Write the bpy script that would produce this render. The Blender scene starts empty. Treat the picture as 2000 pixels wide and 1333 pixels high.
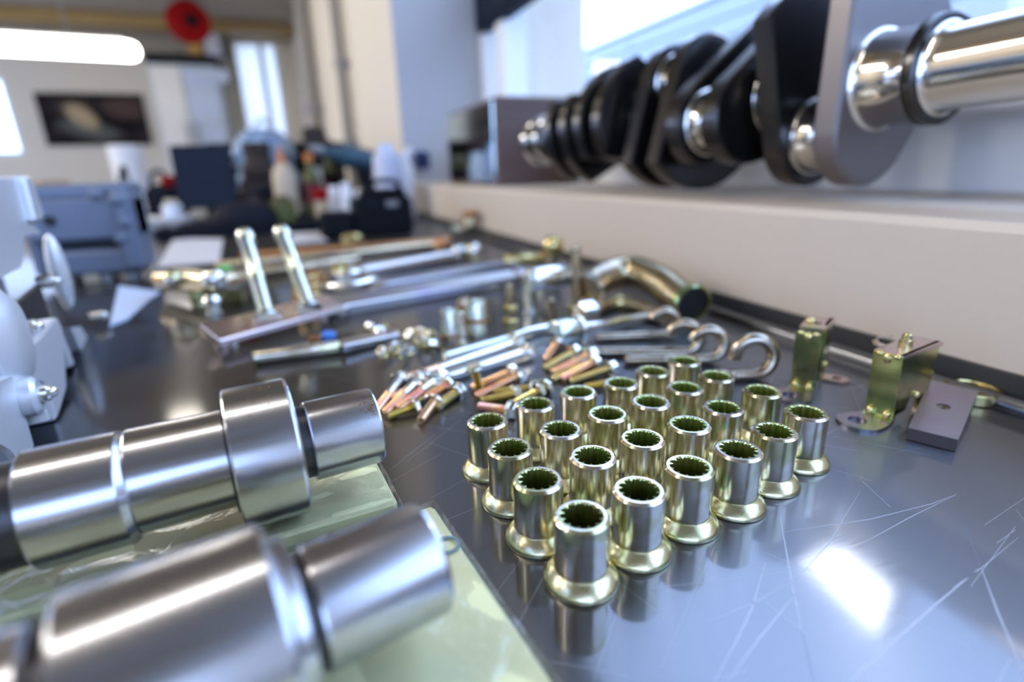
import bpy, bmesh, math, random
from mathutils import Vector, Matrix, Quaternion
PI = math.pi
random.seed(7)
SC = bpy.context.scene
C = SC.collection

# ------------------------------------------------------------------ camera, sky, lights, exposure
cam = bpy.data.cameras.new('camera')
camo = bpy.data.objects.new('camera', cam)
C.objects.link(camo)
camo.matrix_world = Matrix(((0.92650563, 0.14148359, -0.34866847, 0.0),
                            (-0.37514237, 0.27528876, -0.88514649, 0.0),
                            (-0.0292492, 0.95089352, 0.30813308, 0.10337),
                            (0, 0, 0, 1)))
cam.sensor_width = 36.0
cam.lens = 18.80
cam.clip_start = 0.005
cam.clip_end = 200
cam.dof.use_dof = True
cam.dof.focus_distance = 0.168
cam.dof.aperture_fstop = 4.7
SC.camera = camo

w = bpy.data.worlds.new('overcast_sky')
SC.world = w
w.use_nodes = True
wb = w.node_tree.nodes['Background']
wb.inputs[0].default_value = (0.43, 0.61, 1.0, 1)
wb.inputs[1].default_value = 5.2

SC.view_settings.view_transform = 'Standard'
SC.view_settings.look = 'None'
SC.view_settings.gamma = 1
SC.view_settings.use_curve_mapping = False
SC.view_settings.exposure = 0.1
SC.cycles.use_denoising = True
SC.cycles.max_bounces = 10
SC.cycles.diffuse_bounces = 4
SC.cycles.glossy_bounces = 6
SC.cycles.sample_clamp_indirect = 6
SC.cycles.caustics_reflective = False
SC.cycles.caustics_refractive = False

# ------------------------------------------------------------------ materials
MATS = {}
def N(nt, t, **kw):
    n = nt.nodes.new(t)
    for k, v in kw.items():
        if k in n.inputs.keys(): n.inputs[k].default_value = v
        else: setattr(n, k, v)
    return n
def ramp(nt, stops):
    r = nt.nodes.new('ShaderNodeValToRGB')
    e = r.color_ramp.elements
    while len(e) < len(stops): e.new(0.5)
    for q, (p, c) in zip(e, stops):
        q.position = p; q.color = (*c, 1)
    return r
def mat(name, col, rough=0.5, metal=0.0, noise=None, bump=0.0, bscale=200, spec=None, trans=0, ior=1.45, coat=0, emit=None, estr=0,
        colors=None, cscale=60, crand=True, cdetail=2, stretch=None, rvar=0.0):
    m = bpy.data.materials.new(name); m.use_nodes = True
    nt = m.node_tree; b = nt.nodes['Principled BSDF']; L = nt.links.new
    b.inputs['Base Color'].default_value = (*col, 1)
    b.inputs['Roughness'].default_value = rough
    b.inputs['Metallic'].default_value = metal
    if spec is not None: b.inputs['Specular IOR Level'].default_value = spec
    b.inputs['Transmission Weight'].default_value = trans
    b.inputs['IOR'].default_value = ior
    b.inputs['Coat Weight'].default_value = coat
    if emit:
        b.inputs['Emission Color'].default_value = (*emit, 1); b.inputs['Emission Strength'].default_value = estr
    tc = nt.nodes.new('ShaderNodeTexCoord')
    vec = tc.outputs['Object']
    if stretch:
        mp = nt.nodes.new('ShaderNodeMapping'); mp.inputs['Scale'].default_value = stretch[:3]
        if len(stretch) > 3: mp.inputs['Rotation'].default_value = (0, 0, stretch[3])
        L(vec, mp.inputs[0]); vec = mp.outputs[0]
    if colors:
        no = N(nt, 'ShaderNodeTexNoise', noise_dimensions='4D', Scale=cscale, Detail=cdetail)
        L(vec, no.inputs['Vector'])
        if crand:
            oi = nt.nodes.new('ShaderNodeObjectInfo')
            mu = N(nt, 'ShaderNodeMath', operation='MULTIPLY'); mu.inputs[1].default_value = 50
            L(oi.outputs['Random'], mu.inputs[0]); L(mu.outputs[0], no.inputs['W'])
        r = ramp(nt, colors); L(no.outputs[0], r.inputs[0]); L(r.outputs[0], b.inputs['Base Color'])
    if bump or rvar:
        n2 = N(nt, 'ShaderNodeTexNoise', Scale=bscale, Detail=4.0)
        L(vec, n2.inputs['Vector'])
        if bump:
            bp = N(nt, 'ShaderNodeBump', Strength=bump, Distance=0.0006)
            L(n2.outputs[0], bp.inputs['Height']); L(bp.outputs[0], b.inputs['Normal'])
        if rvar:
            mr = N(nt, 'ShaderNodeMapRange'); mr.inputs[1].default_value = .3; mr.inputs[2].default_value = .7
            mr.inputs[3].default_value = max(.02, rough - rvar); mr.inputs[4].default_value = rough + rvar
            L(n2.outputs[0], mr.inputs[0]); L(mr.outputs[0], b.inputs['Roughness'])
    MATS[name] = m
    return m

mat('wall_cream', (.68, .62, .53), .75, bump=.15, bscale=60)
mat('sill_paint', (.60, .52, .435), .55, bump=.25, bscale=90)
mat('reveal_paint', (.40, .41, .44), .7)
mat('window_white', (.78, .79, .80), .4)
mat('window_grey', (.74, .74, .74), .4)
mat('black_blind', (.012, .016, .03), .6, spec=.08)
mat('ceiling_paint', (.30, .26, .21), .85)
mat('beam_wood', (.34, .20, .055), .6, colors=[(.3, (.24, .15, .05)), (.7, (.33, .22, .09))], cscale=4, stretch=(1, 12, 12))
mat('floor_paint', (.22, .21, .20), .5)
mat('facade', (.32, .35, .38), .7)
mat('facade_edge', (.75, .77, .8), .6)
mat('asphalt', (.2, .2, .2), .9)
mat('glass', (1, 1, 1), .0, trans=1, ior=1.02)
mat('steel_bench', (.17, .174, .188), .085, 1.0, stretch=(12, 260, 40, .45), bump=.0, bscale=6, rvar=.03)
def bench_steel():
    m = MATS['steel_bench']; nt = m.node_tree; L = nt.links.new
    b = nt.nodes['Principled BSDF']; out = [n for n in nt.nodes if n.type == 'OUTPUT_MATERIAL'][0]
    g = nt.nodes.new('ShaderNodeBsdfAnisotropic'); g.inputs['Roughness'].default_value = .31; g.inputs['Anisotropy'].default_value = .6
    cv = nt.nodes.new('ShaderNodeCombineXYZ'); cv.inputs[0].default_value = .93; cv.inputs[1].default_value = -.366; L(cv.outputs[0], g.inputs['Tangent'])
    g.inputs['Color'].default_value = (.20, .205, .22, 1)
    mx = nt.nodes.new('ShaderNodeMixShader'); mx.inputs[0].default_value = .58
    L(b.outputs[0], mx.inputs[1]); L(g.outputs[0], mx.inputs[2]); L(mx.outputs[0], out.inputs[0])
bench_steel()
mat('scratch', (.36, .37, .40), .5, 1.0)
mat('scratch_dark', (.16, .17, .20), .4, 1.0)
mat('dark_gap', (.03, .03, .032), .6)
OLIVE = [(.30, (.44, .48, .27)), (.43, (.58, .54, .34)), (.52, (.74, .71, .62)), (.62, (.68, .58, .49)), (.74, (.46, .54, .38))]
mat('zinc_olive', (.6, .58, .4), .20, 1.0, colors=OLIVE, cscale=90)
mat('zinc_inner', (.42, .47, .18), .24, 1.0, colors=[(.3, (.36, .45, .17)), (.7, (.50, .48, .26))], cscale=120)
mat('zinc_flange', (.6, .58, .4), .26, 1.0, colors=[(.3, (.62, .54, .27)), (.5, (.70, .65, .42)), (.7, (.52, .55, .28))], cscale=120, bump=.08, bscale=1100)
mat('zinc_silver', (.72, .72, .70), .2, 1.0, colors=[(.3, (.70, .72, .66)), (.55, (.80, .79, .76)), (.75, (.66, .70, .62))], cscale=80)
mat('zinc_pink', (.75, .50, .42), .25, 1.0, colors=[(.3, (.86, .42, .34)), (.5, (.84, .54, .30)), (.7, (.80, .36, .36))], cscale=90)
mat('zinc_gold', (.70, .52, .22), .25, 1.0, colors=[(.3, (.70, .56, .22)), (.6, (.62, .55, .26)), (.8, (.70, .44, .22))], cscale=90)
mat('zinc_green', (.4, .5, .24), .22, 1.0, colors=[(.28, (.58, .46, .36)), (.42, (.60, .58, .26)), (.55, (.34, .42, .20)), (.72, (.26, .36, .24))], cscale=55)
mat('hook_zinc', (.36, .29, .21), .22, 1.0, colors=[(.3, (.34, .26, .19)), (.55, (.48, .43, .34)), (.75, (.36, .28, .20))], cscale=60)
mat('zinc_violet', (.45, .42, .5), .3, 1.0, colors=[(.3, (.34, .27, .36)), (.5, (.33, .31, .38)), (.7, (.28, .32, .33))], cscale=50)
mat('zinc_rose', (.62, .5, .48), .28, 1.0, colors=[(.3, (.74, .54, .46)), (.5, (.66, .52, .50)), (.7, (.66, .58, .46))], cscale=60)
mat('zinc_brown', (.45, .36, .26), .24, 1.0, colors=[(.3, (.40, .30, .22)), (.55, (.55, .48, .32)), (.75, (.46, .34, .30))], cscale=60)
mat('post_zinc', (.5, .55, .5), .24, 1.0, colors=[(.3, (.46, .54, .42)), (.5, (.58, .60, .56)), (.7, (.50, .56, .40))], cscale=70)
mat('zinc_teal', (.6, .68, .66), .24, 1.0)
mat('bar_steel', (.62, .58, .62), .28, 1.0, colors=[(.3, (.52, .45, .40)), (.5, (.48, .48, .49)), (.7, (.45, .39, .52))], cscale=25)
mat('shaft_steel', (.46, .47, .51), .22, 1.0, stretch=(300, 300, 30), bscale=8, rvar=.015)
mat('shaft_groove', (.06, .06, .065), .35, .8)
mat('rust', (.20, .11, .05), .8, .2)
mat('crank_dark', (.06, .057, .057), .22, .9)
mat('crank_face', (.20, .185, .19), .42, .9, bump=.04, bscale=300)
mat('crank_polish', (.62, .60, .57), .10, 1.0)
mat('aluminium', (.74, .76, .80), .40, .55, bump=.2, bscale=420)
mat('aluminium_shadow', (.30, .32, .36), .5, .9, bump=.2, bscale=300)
mat('cast_blue', (.15, .18, .25), .5, .4, bump=.2, bscale=160)
mat('hole_shade', (.01, .01, .012), .6)  # black put in for the shade inside bores, holes and slots
mat('pad_green', (.76, .82, .62), .55, colors=[(.3, (.72, .72, .36)), (.7, (.84, .81, .46))], cscale=14, bump=.3, bscale=30)
mat('film', (.92, .96, .92), .10, 0, trans=.0, coat=1)
mat('ring_print', (.17, .24, .24), .6)
mat('wood_dark', (.085, .05, .043), .5, colors=[(.3, (.07, .04, .035)), (.7, (.11, .07, .06))], cscale=10, stretch=(1, 1, 14))
mat('mirror_front', (.62, .70, .70), .08, 1.0)
mat('black_plastic', (.008, .009, .012), .45, spec=.08)
mat('black_soft', (.012, .013, .02), .7, spec=.08)
mat('navy_plastic', (.015, .02, .035), .5, spec=.08)
mat('brown_dark', (.045, .035, .033), .55, spec=.08)
mat('grey_mid', (.22, .22, .23), .5)
mat('grey_light', (.5, .5, .52), .5)
mat('beige', (.52, .43, .31), .6)
mat('orange', (.50, .16, .04), .5)
mat('red', (.24, .006, .008), .5, spec=.08)
mat('maroon', (.09, .012, .02), .5)
mat('white_plastic', (.75, .75, .78), .4)
mat('lavender', (.50, .53, .66), .45)
mat('teal_dark', (.02, .06, .09), .4)
mat('blue_dark', (.01, .025, .11), .5)
mat('blue_grey', (.20, .30, .46), .5)
mat('blue_pale', (.50, .60, .80), .5)
mat('pipe_grey', (.24, .22, .20), .5)
mat('yellow_post', (.45, .26, .07), .6)
mat('paper', (.52, .51, .53), .8)
mat('olive_plastic', (.08, .09, .02), .5)
mat('copper', (.45, .22, .10), .3, 1.0)
mat('green_tag', (.10, .5, .10), .4)
mat('blue_tag', (.05, .2, .6), .4)
mat('added_tube_glow', (1, 1, 1), .5, emit=(1.0, .95, .88), estr=33)
mat('far_glow', (1, 1, 1), .5, emit=(1.0, .95, .88), estr=17)
mat('bench_glow', (1, 1, 1), .5, emit=(1.0, .93, .84), estr=17)
mat('lamp_glow', (1, 1, 1), .5, emit=(1.0, .90, .74), estr=14)
mat('glare_glow', (1, 1, 1), .5, emit=(1.0, .99, .95), estr=14)
mat('lamp_body', (.6, .6, .6), .4)
mat('curtain', (.80, .88, 1.0), .8, trans=.0)
mat('shelf_back', (.5, .56, .60), .6)
def window_glass():
    m = MATS['glass']; nt = m.node_tree; out = [n for n in nt.nodes if n.type == 'OUTPUT_MATERIAL'][0]
    tr = N(nt, 'ShaderNodeBsdfTransparent'); gl = N(nt, 'ShaderNodeBsdfGlossy', Roughness=.0); lw = N(nt, 'ShaderNodeLayerWeight', Blend=.5); pw = N(nt, 'ShaderNodeMath', operation='POWER'); pw.inputs[1].default_value = 5; ma = N(nt, 'ShaderNodeMath', operation='MULTIPLY_ADD'); ma.inputs[1].default_value = .35; ma.inputs[2].default_value = .03
    mx = nt.nodes.new('ShaderNodeMixShader'); L = nt.links.new
    L(lw.outputs[1], pw.inputs[0]); L(pw.outputs[0], ma.inputs[0]); L(ma.outputs[0], mx.inputs[0]); L(tr.outputs[0], mx.inputs[1]); L(gl.outputs[0], mx.inputs[2]); L(mx.outputs[0], out.inputs[0])
window_glass()
def translucent():
    m = MATS['curtain']; nt = m.node_tree; b = nt.nodes['Principled BSDF']
    t = nt.nodes.new('ShaderNodeBsdfTranslucent'); t.inputs[0].default_value = (.9, .86, .80, 1)
    mx = nt.nodes.new('ShaderNodeMixShader'); mx.inputs[0].default_value = .75
    out = [n for n in nt.nodes if n.type == 'OUTPUT_MATERIAL'][0]
    nt.links.new(b.outputs[0], mx.inputs[1]); nt.links.new(t.outputs[0], mx.inputs[2]); nt.links.new(mx.outputs[0], out.inputs[0])
translucent()

def poster_mat():
    m = bpy.data.materials.new('poster_print'); m.use_nodes = True
    nt = m.node_tree; b = nt.nodes['Principled BSDF']; L = nt.links.new
    b.inputs['Roughness'].default_value = .8; b.inputs['Specular IOR Level'].default_value = .1
    tc = nt.nodes.new('ShaderNodeTexCoord')
    no = N(nt, 'ShaderNodeTexNoise', Scale=3.2, Detail=3.0); L(tc.outputs['Generated'], no.inputs['Vector'])
    r = ramp(nt, [(.35, (.006, .0055, .007)), (.52, (.02, .016, .017)), (.68, (.06, .045, .04))])
    L(no.outputs[0], r.inputs[0])
    sp = nt.nodes.new('ShaderNodeSeparateXYZ'); L(tc.outputs['Generated'], sp.inputs[0])
    def blob(cx, cz, rx, rz, tilt, soft):
        outs = []
        for (a, bb, rr) in ((math.cos(tilt), math.sin(tilt), rx), (-math.sin(tilt), math.cos(tilt), rz)):
            m1 = N(nt, 'ShaderNodeMath', operation='MULTIPLY_ADD'); m1.inputs[1].default_value = a / rr; m1.inputs[2].default_value = -(cx * a + cz * bb) / rr
            L(sp.outputs[0], m1.inputs[0])
            m2 = N(nt, 'ShaderNodeMath', operation='MULTIPLY_ADD'); m2.inputs[1].default_value = bb / rr
            L(sp.outputs[2], m2.inputs[0]); L(m1.outputs[0], m2.inputs[2])
            m3 = N(nt, 'ShaderNodeMath', operation='POWER'); m3.inputs[1].default_value = 2
            ab = N(nt, 'ShaderNodeMath', operation='ABSOLUTE'); L(m2.outputs[0], ab.inputs[0]); L(ab.outputs[0], m3.inputs[0]); outs.append(m3)
        ad = N(nt, 'ShaderNodeMath', operation='ADD'); L(outs[0].outputs[0], ad.inputs[0]); L(outs[1].outputs[0], ad.inputs[1])
        mr = N(nt, 'ShaderNodeMapRange'); mr.inputs[1].default_value = 1 - soft; mr.inputs[2].default_value = 1 + soft
        mr.inputs[3].default_value = 1; mr.inputs[4].default_value = 0; L(ad.outputs[0], mr.inputs[0])
        return mr
    cur = r.outputs[0]
    for (args, col) in (((.42, .30, .30, .16, -.5, .5), (.10, .105, .10)), ((.38, .56, .12, .26, .35, .5), (.40, .31, .19)), ((.82, .72, .20, .2, 0, .6), (.08, .05, .045))):
        mx = N(nt, 'ShaderNodeMix', data_type='RGBA')
        L(blob(*args).outputs[0], mx.inputs[0]); L(cur, mx.inputs[6]); mx.inputs[7].default_value = (*col, 1); cur = mx.outputs[2]
    L(cur, b.inputs['Base Color'])
    MATS['poster_print'] = m
poster_mat()

# ------------------------------------------------------------------ building helpers
def V(*a): return Vector(a if len(a) > 1 else a[0])
def frame(o, z, x=None):
    z = Vector(z).normalized()
    if x is None:
        x = Vector((0, 0, 1)) if abs(z.z) < .9 else Vector((1, 0, 0))
    x = Vector(x); x = (x - z * x.dot(z)).normalized(); y = z.cross(x)
    return Matrix(((x.x, y.x, z.x, o[0]), (x.y, y.y, z.y, o[1]), (x.z, y.z, z.z, o[2]), (0, 0, 0, 1)))
class MB:
    def __init__(self): self.b = bmesh.new()
    def quads(self, rings, close=True, cap0=True, cap1=True):
        b = self.b
        vs = [[b.verts.new(p) for p in r] for r in rings]
        n = len(vs[0])
        for a, c in zip(vs, vs[1:]):
            for i in range(n if close else n - 1):
                j = (i + 1) % n
                b.faces.new((a[i], a[j], c[j], c[i]))
        if cap0: b.faces.new(list(reversed(vs[0])))
        if cap1: b.faces.new(vs[-1])
        return self
    def lathe(self, prof, n=32, M=None, off=(0, 0), caps=True):
        M = M or Matrix()
        rings = [[M @ Vector((off[0] + max(r, 1e-5) * math.cos(2 * PI * i / n), off[1] + max(r, 1e-5) * math.sin(2 * PI * i / n), z)) for i in range(n)] for r, z in prof]
        return self.quads(rings, True, caps, caps)
    def torus_lathe(self, prof, n=32, M=None):          # closed profile (ring bodies)
        M = M or Matrix()
        rings = [[M @ Vector((r * math.cos(2 * PI * i / n), r * math.sin(2 * PI * i / n), z)) for i in range(n)] for r, z in prof + prof[:1]]
        return self.quads(rings, True, False, False)
    def prism(self, poly, z0, z1, M=None, bev=0.0):
        M = M or Matrix()
        c = Vector((sum(p[0] for p in poly) / len(poly), sum(p[1] for p in poly) / len(poly)))
        def ins(d):
            out = []
            for p in poly:
                v = Vector(p) - c; l = v.length or 1
                out.append(c + v * max(0, (l - d)) / l)
            return out
        rings = []
        lay = [(z0, bev), (z0 + bev, 0), (z1 - bev, 0), (z1, bev)] if bev else [(z0, 0), (z1, 0)]
        for z, d in lay:
            rings.append([M @ Vector((p[0], p[1], z)) for p in ins(d)])
        return self.quads(rings)
    def box(self, c, s, M=None, bev=0.0, rot=0.0):
        R = Matrix.Translation(Vector(c)) @ Matrix.Rotation(rot, 4, 'Z')
        if M is not None: R = M @ R
        hx, hy, hz = s[0] / 2, s[1] / 2, s[2] / 2
        if bev <= 0:
            return self.prism([(-hx, -hy), (hx, -hy), (hx, hy), (-hx, hy)], -hz, hz, R)
        t = bmesh.new(); bmesh.ops.create_cube(t, size=1)
        for v in t.verts: v.co = Vector((v.co.x * s[0], v.co.y * s[1], v.co.z * s[2]))
        bmesh.ops.bevel(t, geom=t.edges[:], offset=bev, segments=1, profile=.5, affect='EDGES')
        mp = {}
        for v in t.verts: mp[v] = self.b.verts.new(R @ v.co)
        for f in t.faces: self.b.faces.new([mp[v] for v in f.verts])
        t.free(); return self
    def tube(self, pts, r, n=14, cap=True):
        pts = [Vector(p) for p in pts]
        rs = r if isinstance(r, (list, tuple)) else [r] * len(pts)
        rings = []; up = None
        for i, p in enumerate(pts):
            t = (pts[min(i + 1, len(pts) - 1)] - pts[max(i - 1, 0)]).normalized()
            if up is None: up = Vector((0, 0, 1)) if abs(t.z) < .9 else Vector((1, 0, 0))
            up = (up - t * up.dot(t)).normalized(); s = t.cross(up)
            rings.append([p + (up * math.cos(2 * PI * k / n) + s * math.sin(2 * PI * k / n)) * rs[i] for k in range(n)])
        return self.quads(rings, True, cap, cap)
    def ball(self, c, r, sc=(1, 1, 1), n=14, M=None):
        M = M or Matrix()
        prof = [(max(1e-4, math.sin(PI * i / 8)), -math.cos(PI * i / 8)) for i in range(9)]
        rings = [[M @ Vector((c[0] + r * sc[0] * q * math.cos(2 * PI * k / n), c[1] + r * sc[1] * q * math.sin(2 * PI * k / n), c[2] + r * sc[2] * z)) for k in range(n)] for q, z in prof]
        return self.quads(rings)
    def build(self, name, material, parent=None, smooth=True, ang=35):
        bmesh.ops.recalc_face_normals(self.b, faces=self.b.faces[:])
        me = bpy.data.meshes.new(name); self.b.to_mesh(me); self.b.free()
        me.materials.append(MATS[material])
        if smooth:
            for p in me.polygons: p.use_smooth = True
            me.set_sharp_from_angle(angle=math.radians(ang))
        o = bpy.data.objects.new(name, me); C.objects.link(o)
        if parent is not None: o.parent = parent
        return o
def spline(ctrl, n=8):
    P = [Vector(p) for p in ctrl]; P = [P[0] * 2 - P[1]] + P + [P[-1] * 2 - P[-2]]
    out = []
    for i in range(1, len(P) - 2):
        for k in range(n):
            t = k / n; a, b, c, d = P[i - 1:i + 3]
            out.append(.5 * ((2 * b) + (c - a) * t + (2 * a - 5 * b + 4 * c - d) * t * t + (3 * b - a - 3 * c + d) * t ** 3))
    out.append(P[-2]); return out
def hexa(r, n=6, ph=0): return [(r * math.cos(2 * PI * i / n + ph), r * math.sin(2 * PI * i / n + ph)) for i in range(n)]
def hull(pts):
    pts = sorted(set((round(x, 6), round(y, 6)) for x, y in pts))
    def half(ps):
        h = []
        for p in ps:
            while len(h) > 1 and (h[-1][0] - h[-2][0]) * (p[1] - h[-2][1]) - (h[-1][1] - h[-2][1]) * (p[0] - h[-2][0]) <= 0: h.pop()
            h.append(p)
        return h
    a, b = half(pts), half(pts[::-1])
    return a[:-1] + b[:-1]
def circ(cx, cy, r, n=28, a0=0, a1=2 * PI): return [(cx + r * math.cos(a0 + (a1 - a0) * i / n), cy + r * math.sin(a0 + (a1 - a0) * i / n)) for i in range(n + 1)]
def thing(name, label, cat, M=None, group=None):
    o = bpy.data.objects.new(name, None); C.objects.link(o)
    o.empty_display_size = .01
    if M is not None: o.matrix_world = M if isinstance(M, Matrix) else Matrix.Translation(Vector(M))
    o['label'] = label; o['category'] = cat
    if group: o['group'] = group
    return o
def tag(o, label, cat, group=None):
    o['label'] = label; o['category'] = cat
    if group: o['group'] = group
    return o
def struct(o): o['kind'] = 'structure'; return o
def dup(root, M, label, group=None):
    r = root.copy(); C.objects.link(r); r.matrix_world = M; r['label'] = label
    if group: r['group'] = group
    for ch in list(root.children):
        c = ch.copy(); C.objects.link(c); c.parent = r
        for g in list(ch.children):
            d = g.copy(); C.objects.link(d); d.parent = c
    return r
ORD = ['first', 'second', 'third', 'fourth', 'fifth', 'sixth', 'seventh', 'eighth', 'ninth', 'tenth', 'eleventh', 'twelfth']

# ------------------------------------------------------------------ the room
CEIL = 1.5; FLOOR = -.9; FARY = 7.0; BACKY = -1.75; LEFTX = -3.6
WX = .283; SILL = .0745; GX = .47
struct(MB().box(((LEFTX + 1.2) / 2, (FARY + BACKY) / 2, FLOOR - .05), (1.2 - LEFTX, FARY - BACKY + .4, .1)).build('floor', 'floor_paint', smooth=False))
struct(MB().box(((LEFTX + .7) / 2, (FARY + BACKY) / 2, CEIL + .05), (.7 - LEFTX, FARY - BACKY + .4, .1)).build('ceiling', 'ceiling_paint', smooth=False))
for i, yb in enumerate((6.3, 4.6, 2.9, 1.0, -1.0)):
    b = MB().box(((LEFTX + WX) / 2, yb, CEIL - .05), (WX - LEFTX, .16, .10), bev=.01).build('trim_%d' % (i + 1), 'beam_wood'); struct(b)
# far wall with an opening for the glazed door
FO = [(LEFTX, -3.3, None), (-3.3, -2.36, (.36, 1.08)), (-2.36, -.36, None), (-.36, .12, (FLOOR, CEIL - .05)), (.12, .8, None)]
fw = MB()
for x0, x1, op in FO:
    if op is None: fw.box(((x0 + x1) / 2, FARY + .1, (FLOOR + CEIL) / 2), (x1 - x0, .2, CEIL - FLOOR))
    else:
        if op[0] > FLOOR: fw.box(((x0 + x1) / 2, FARY + .1, (FLOOR + op[0]) / 2), (x1 - x0, .2, op[0] - FLOOR))
        fw.box(((x0 + x1) / 2, FARY + .1, (op[1] + CEIL) / 2), (x1 - x0, .2, CEIL - op[1]))
struct(fw.build('wall_far', 'wall_cream', smooth=False))
fwin = bpy.data.objects.new('window_2', None); C.objects.link(fwin); fwin['kind'] = 'structure'
for z in (.38, 1.06): MB().box((-2.83, FARY + .06, z), (.94, .06, .04), bev=.004).build('rail', 'window_white', fwin)
for x in (-3.28, -2.38): MB().box((x, FARY + .06, .72), (.04, .06, .66), bev=.004).build('stile', 'window_white', fwin)
MB().box((-2.83, FARY + .08, .72), (.88, .005, .66)).build('pane', 'glass', fwin, smooth=False)
dr = bpy.data.objects.new('door_1', None); C.objects.link(dr); dr['kind'] = 'structure'
for x in (-.335, .095): MB().box((x, FARY + .05, .275), (.05, .08, 2.35), bev=.005).build('door_frame', 'beige' if x < 0 else 'window_white', dr)
MB().box((-.20, FARY + .07, .275), (.22, .006, 2.33), bev=.001).build('frosted_pane', 'curtain', dr)
MB().box((-.06, FARY + .05, .275), (.06, .05, 2.33), bev=.006).build('mullion', 'grey_light', dr)
MB().box((.02, FARY + .07, .275), (.10, .006, 2.33), bev=.001).build('frosted_pane', 'curtain', dr)
struct(MB().box(((LEFTX - .36) / 2, FARY - .07, 1.395), (-.36 - LEFTX, .14, .21), bev=.004).build('trim_9', 'ceiling_paint'))
# left wall with a window opening
lw = MB()
for y0, y1, z0, z1 in ((BACKY, -1.2, FLOOR, CEIL), (.6, 4.2, FLOOR, CEIL), (6.6, FARY, FLOOR, CEIL), (-1.2, .6, FLOOR, .0), (-1.2, .6, 1.1, CEIL), (4.2, 6.6, FLOOR, 0.1), (4.2, 6.6, 1.05, CEIL)):
    lw.box((LEFTX - .1, (y0 + y1) / 2, (z0 + z1) / 2), (.2, y1 - y0, z1 - z0))
struct(lw.build('wall_left', 'wall_cream', smooth=False))
# back wall (behind the camera) with a wide window opening
bw = MB()
for x0, x1, z0, z1 in ((LEFTX, -2.6, FLOOR, CEIL), (.2, .7, FLOOR, CEIL), (-2.6, .2, FLOOR, -.1), (-2.6, .2, 1.2, CEIL)):
    bw.box(((x0 + x1) / 2, BACKY - .1, (z0 + z1) / 2), (x1 - x0, .2, z1 - z0))
struct(bw.build('wall_back', 'wall_cream', smooth=False))
# right wall: thick parapet under the window, solid pier beyond it
JY = 1.43; W0 = -1.6
rw = MB()
rw.box((WX + .5 * (.62 - WX), (W0 + JY) / 2, (FLOOR + SILL) / 2), (.62 - WX, JY - W0, SILL - FLOOR), bev=.004)
struct(rw.build('wall_right_parapet', 'sill_paint'))
rw = MB()
rw.box(((WX + .8) / 2, (JY + FARY) / 2, (FLOOR + CEIL) / 2), (.8 - WX, FARY - JY, CEIL - FLOOR))
rw.box(((WX + .8) / 2, (BACKY + W0) / 2, (FLOOR + CEIL) / 2), (.8 - WX, W0 - BACKY, CEIL - FLOOR))
struct(rw.build('wall_right', 'wall_cream', smooth=False))
struct(MB().box((WX + .15, JY - .004, (SILL + CEIL) / 2), (.30, .008, CEIL - SILL)).build('trim_6', 'reveal_paint', smooth=False))
# window: grey lower rail, white frame, dark transom, panes
win = bpy.data.objects.new('window_1', None); C.objects.link(win); win['kind'] = 'structure'
wl = JY - W0; wc = (JY + W0) / 2
MB().box((GX + .04, wc, (SILL + .176) / 2), (.08, wl, .176 - SILL), bev=.003).build('bottom_panel', 'window_grey', win)
MB().box((GX + .03, wc, .134), (.085, wl, .006), bev=.002).build('panel_ledge', 'window_white', win)
MB().box((GX + .035, wc, .183), (.10, wl, .016), bev=.003).build('bottom_rail', 'window_white', win)
MB().box((GX + .05, wc, 1.32), (.08, wl, .36), bev=.003).build('head_rail', 'window_white', win)
for y in (JY - .03, JY - .15, W0 + .03):
    MB().box((GX + .055, y, .76), (.06, .035 if y > 1.35 or y < 0 else .05, 1.15), bev=.003).build('stile', 'window_white', win)
MB().box((GX + .085, wc, .67), (.004, wl - .1, .96)).build('pane', 'glass', win, smooth=False)
bl = thing('roller_blind', 'dark rolled blind along the top of the window', 'blind', (GX + .03, 1.16, .425))
MB().box((0, 0, .055), (.035, .50, .10), bev=.004).build('cassette', 'black_blind', bl)
MB().box((0, 0, .0), (.03, .49, .012), bev=.003).build('bottom_bar', 'black_blind', bl)

# outside: yard, facade of cladding boards, added glare light
struct(MB().box((7, 2, FLOOR - .1), (12.2, 30, .1)).build('ground_outside', 'asphalt', smooth=False))
fa = bpy.data.objects.new('wall_facade_opposite', None); C.objects.link(fa); fa['kind'] = 'structure'
FX = 6.6; ztop = 2.55
MB().box((FX + .3, 6, (FLOOR - .1 + ztop - .06) / 2), (.5, 44, ztop - .06 - FLOOR + .1)).build('facade_body', 'facade', fa, smooth=False)
first = None
k = 0; z = FLOOR + .2
while z < ztop - .1:
    if first is None:
        first = MB().box((FX, 6, 0), (.10, 44, .27), bev=.012).build('cladding_board', 'facade', fa); first.location.z = z + .14
    else:
        o = first.copy(); C.objects.link(o); o.location.z = z + .14
    z += .29
MB().box((FX + .2, 6, ztop), (.6, 44, .05), bev=.01).build('coping', 'facade_edge', fa)
for y in range(-6, 26, 4):
    MB().box((FX - .06, y, (FLOOR + ztop) / 2), (.03, .10, ztop - FLOOR - .1), bev=.005).build('cladding_joint_cover', 'facade', fa)

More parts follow.
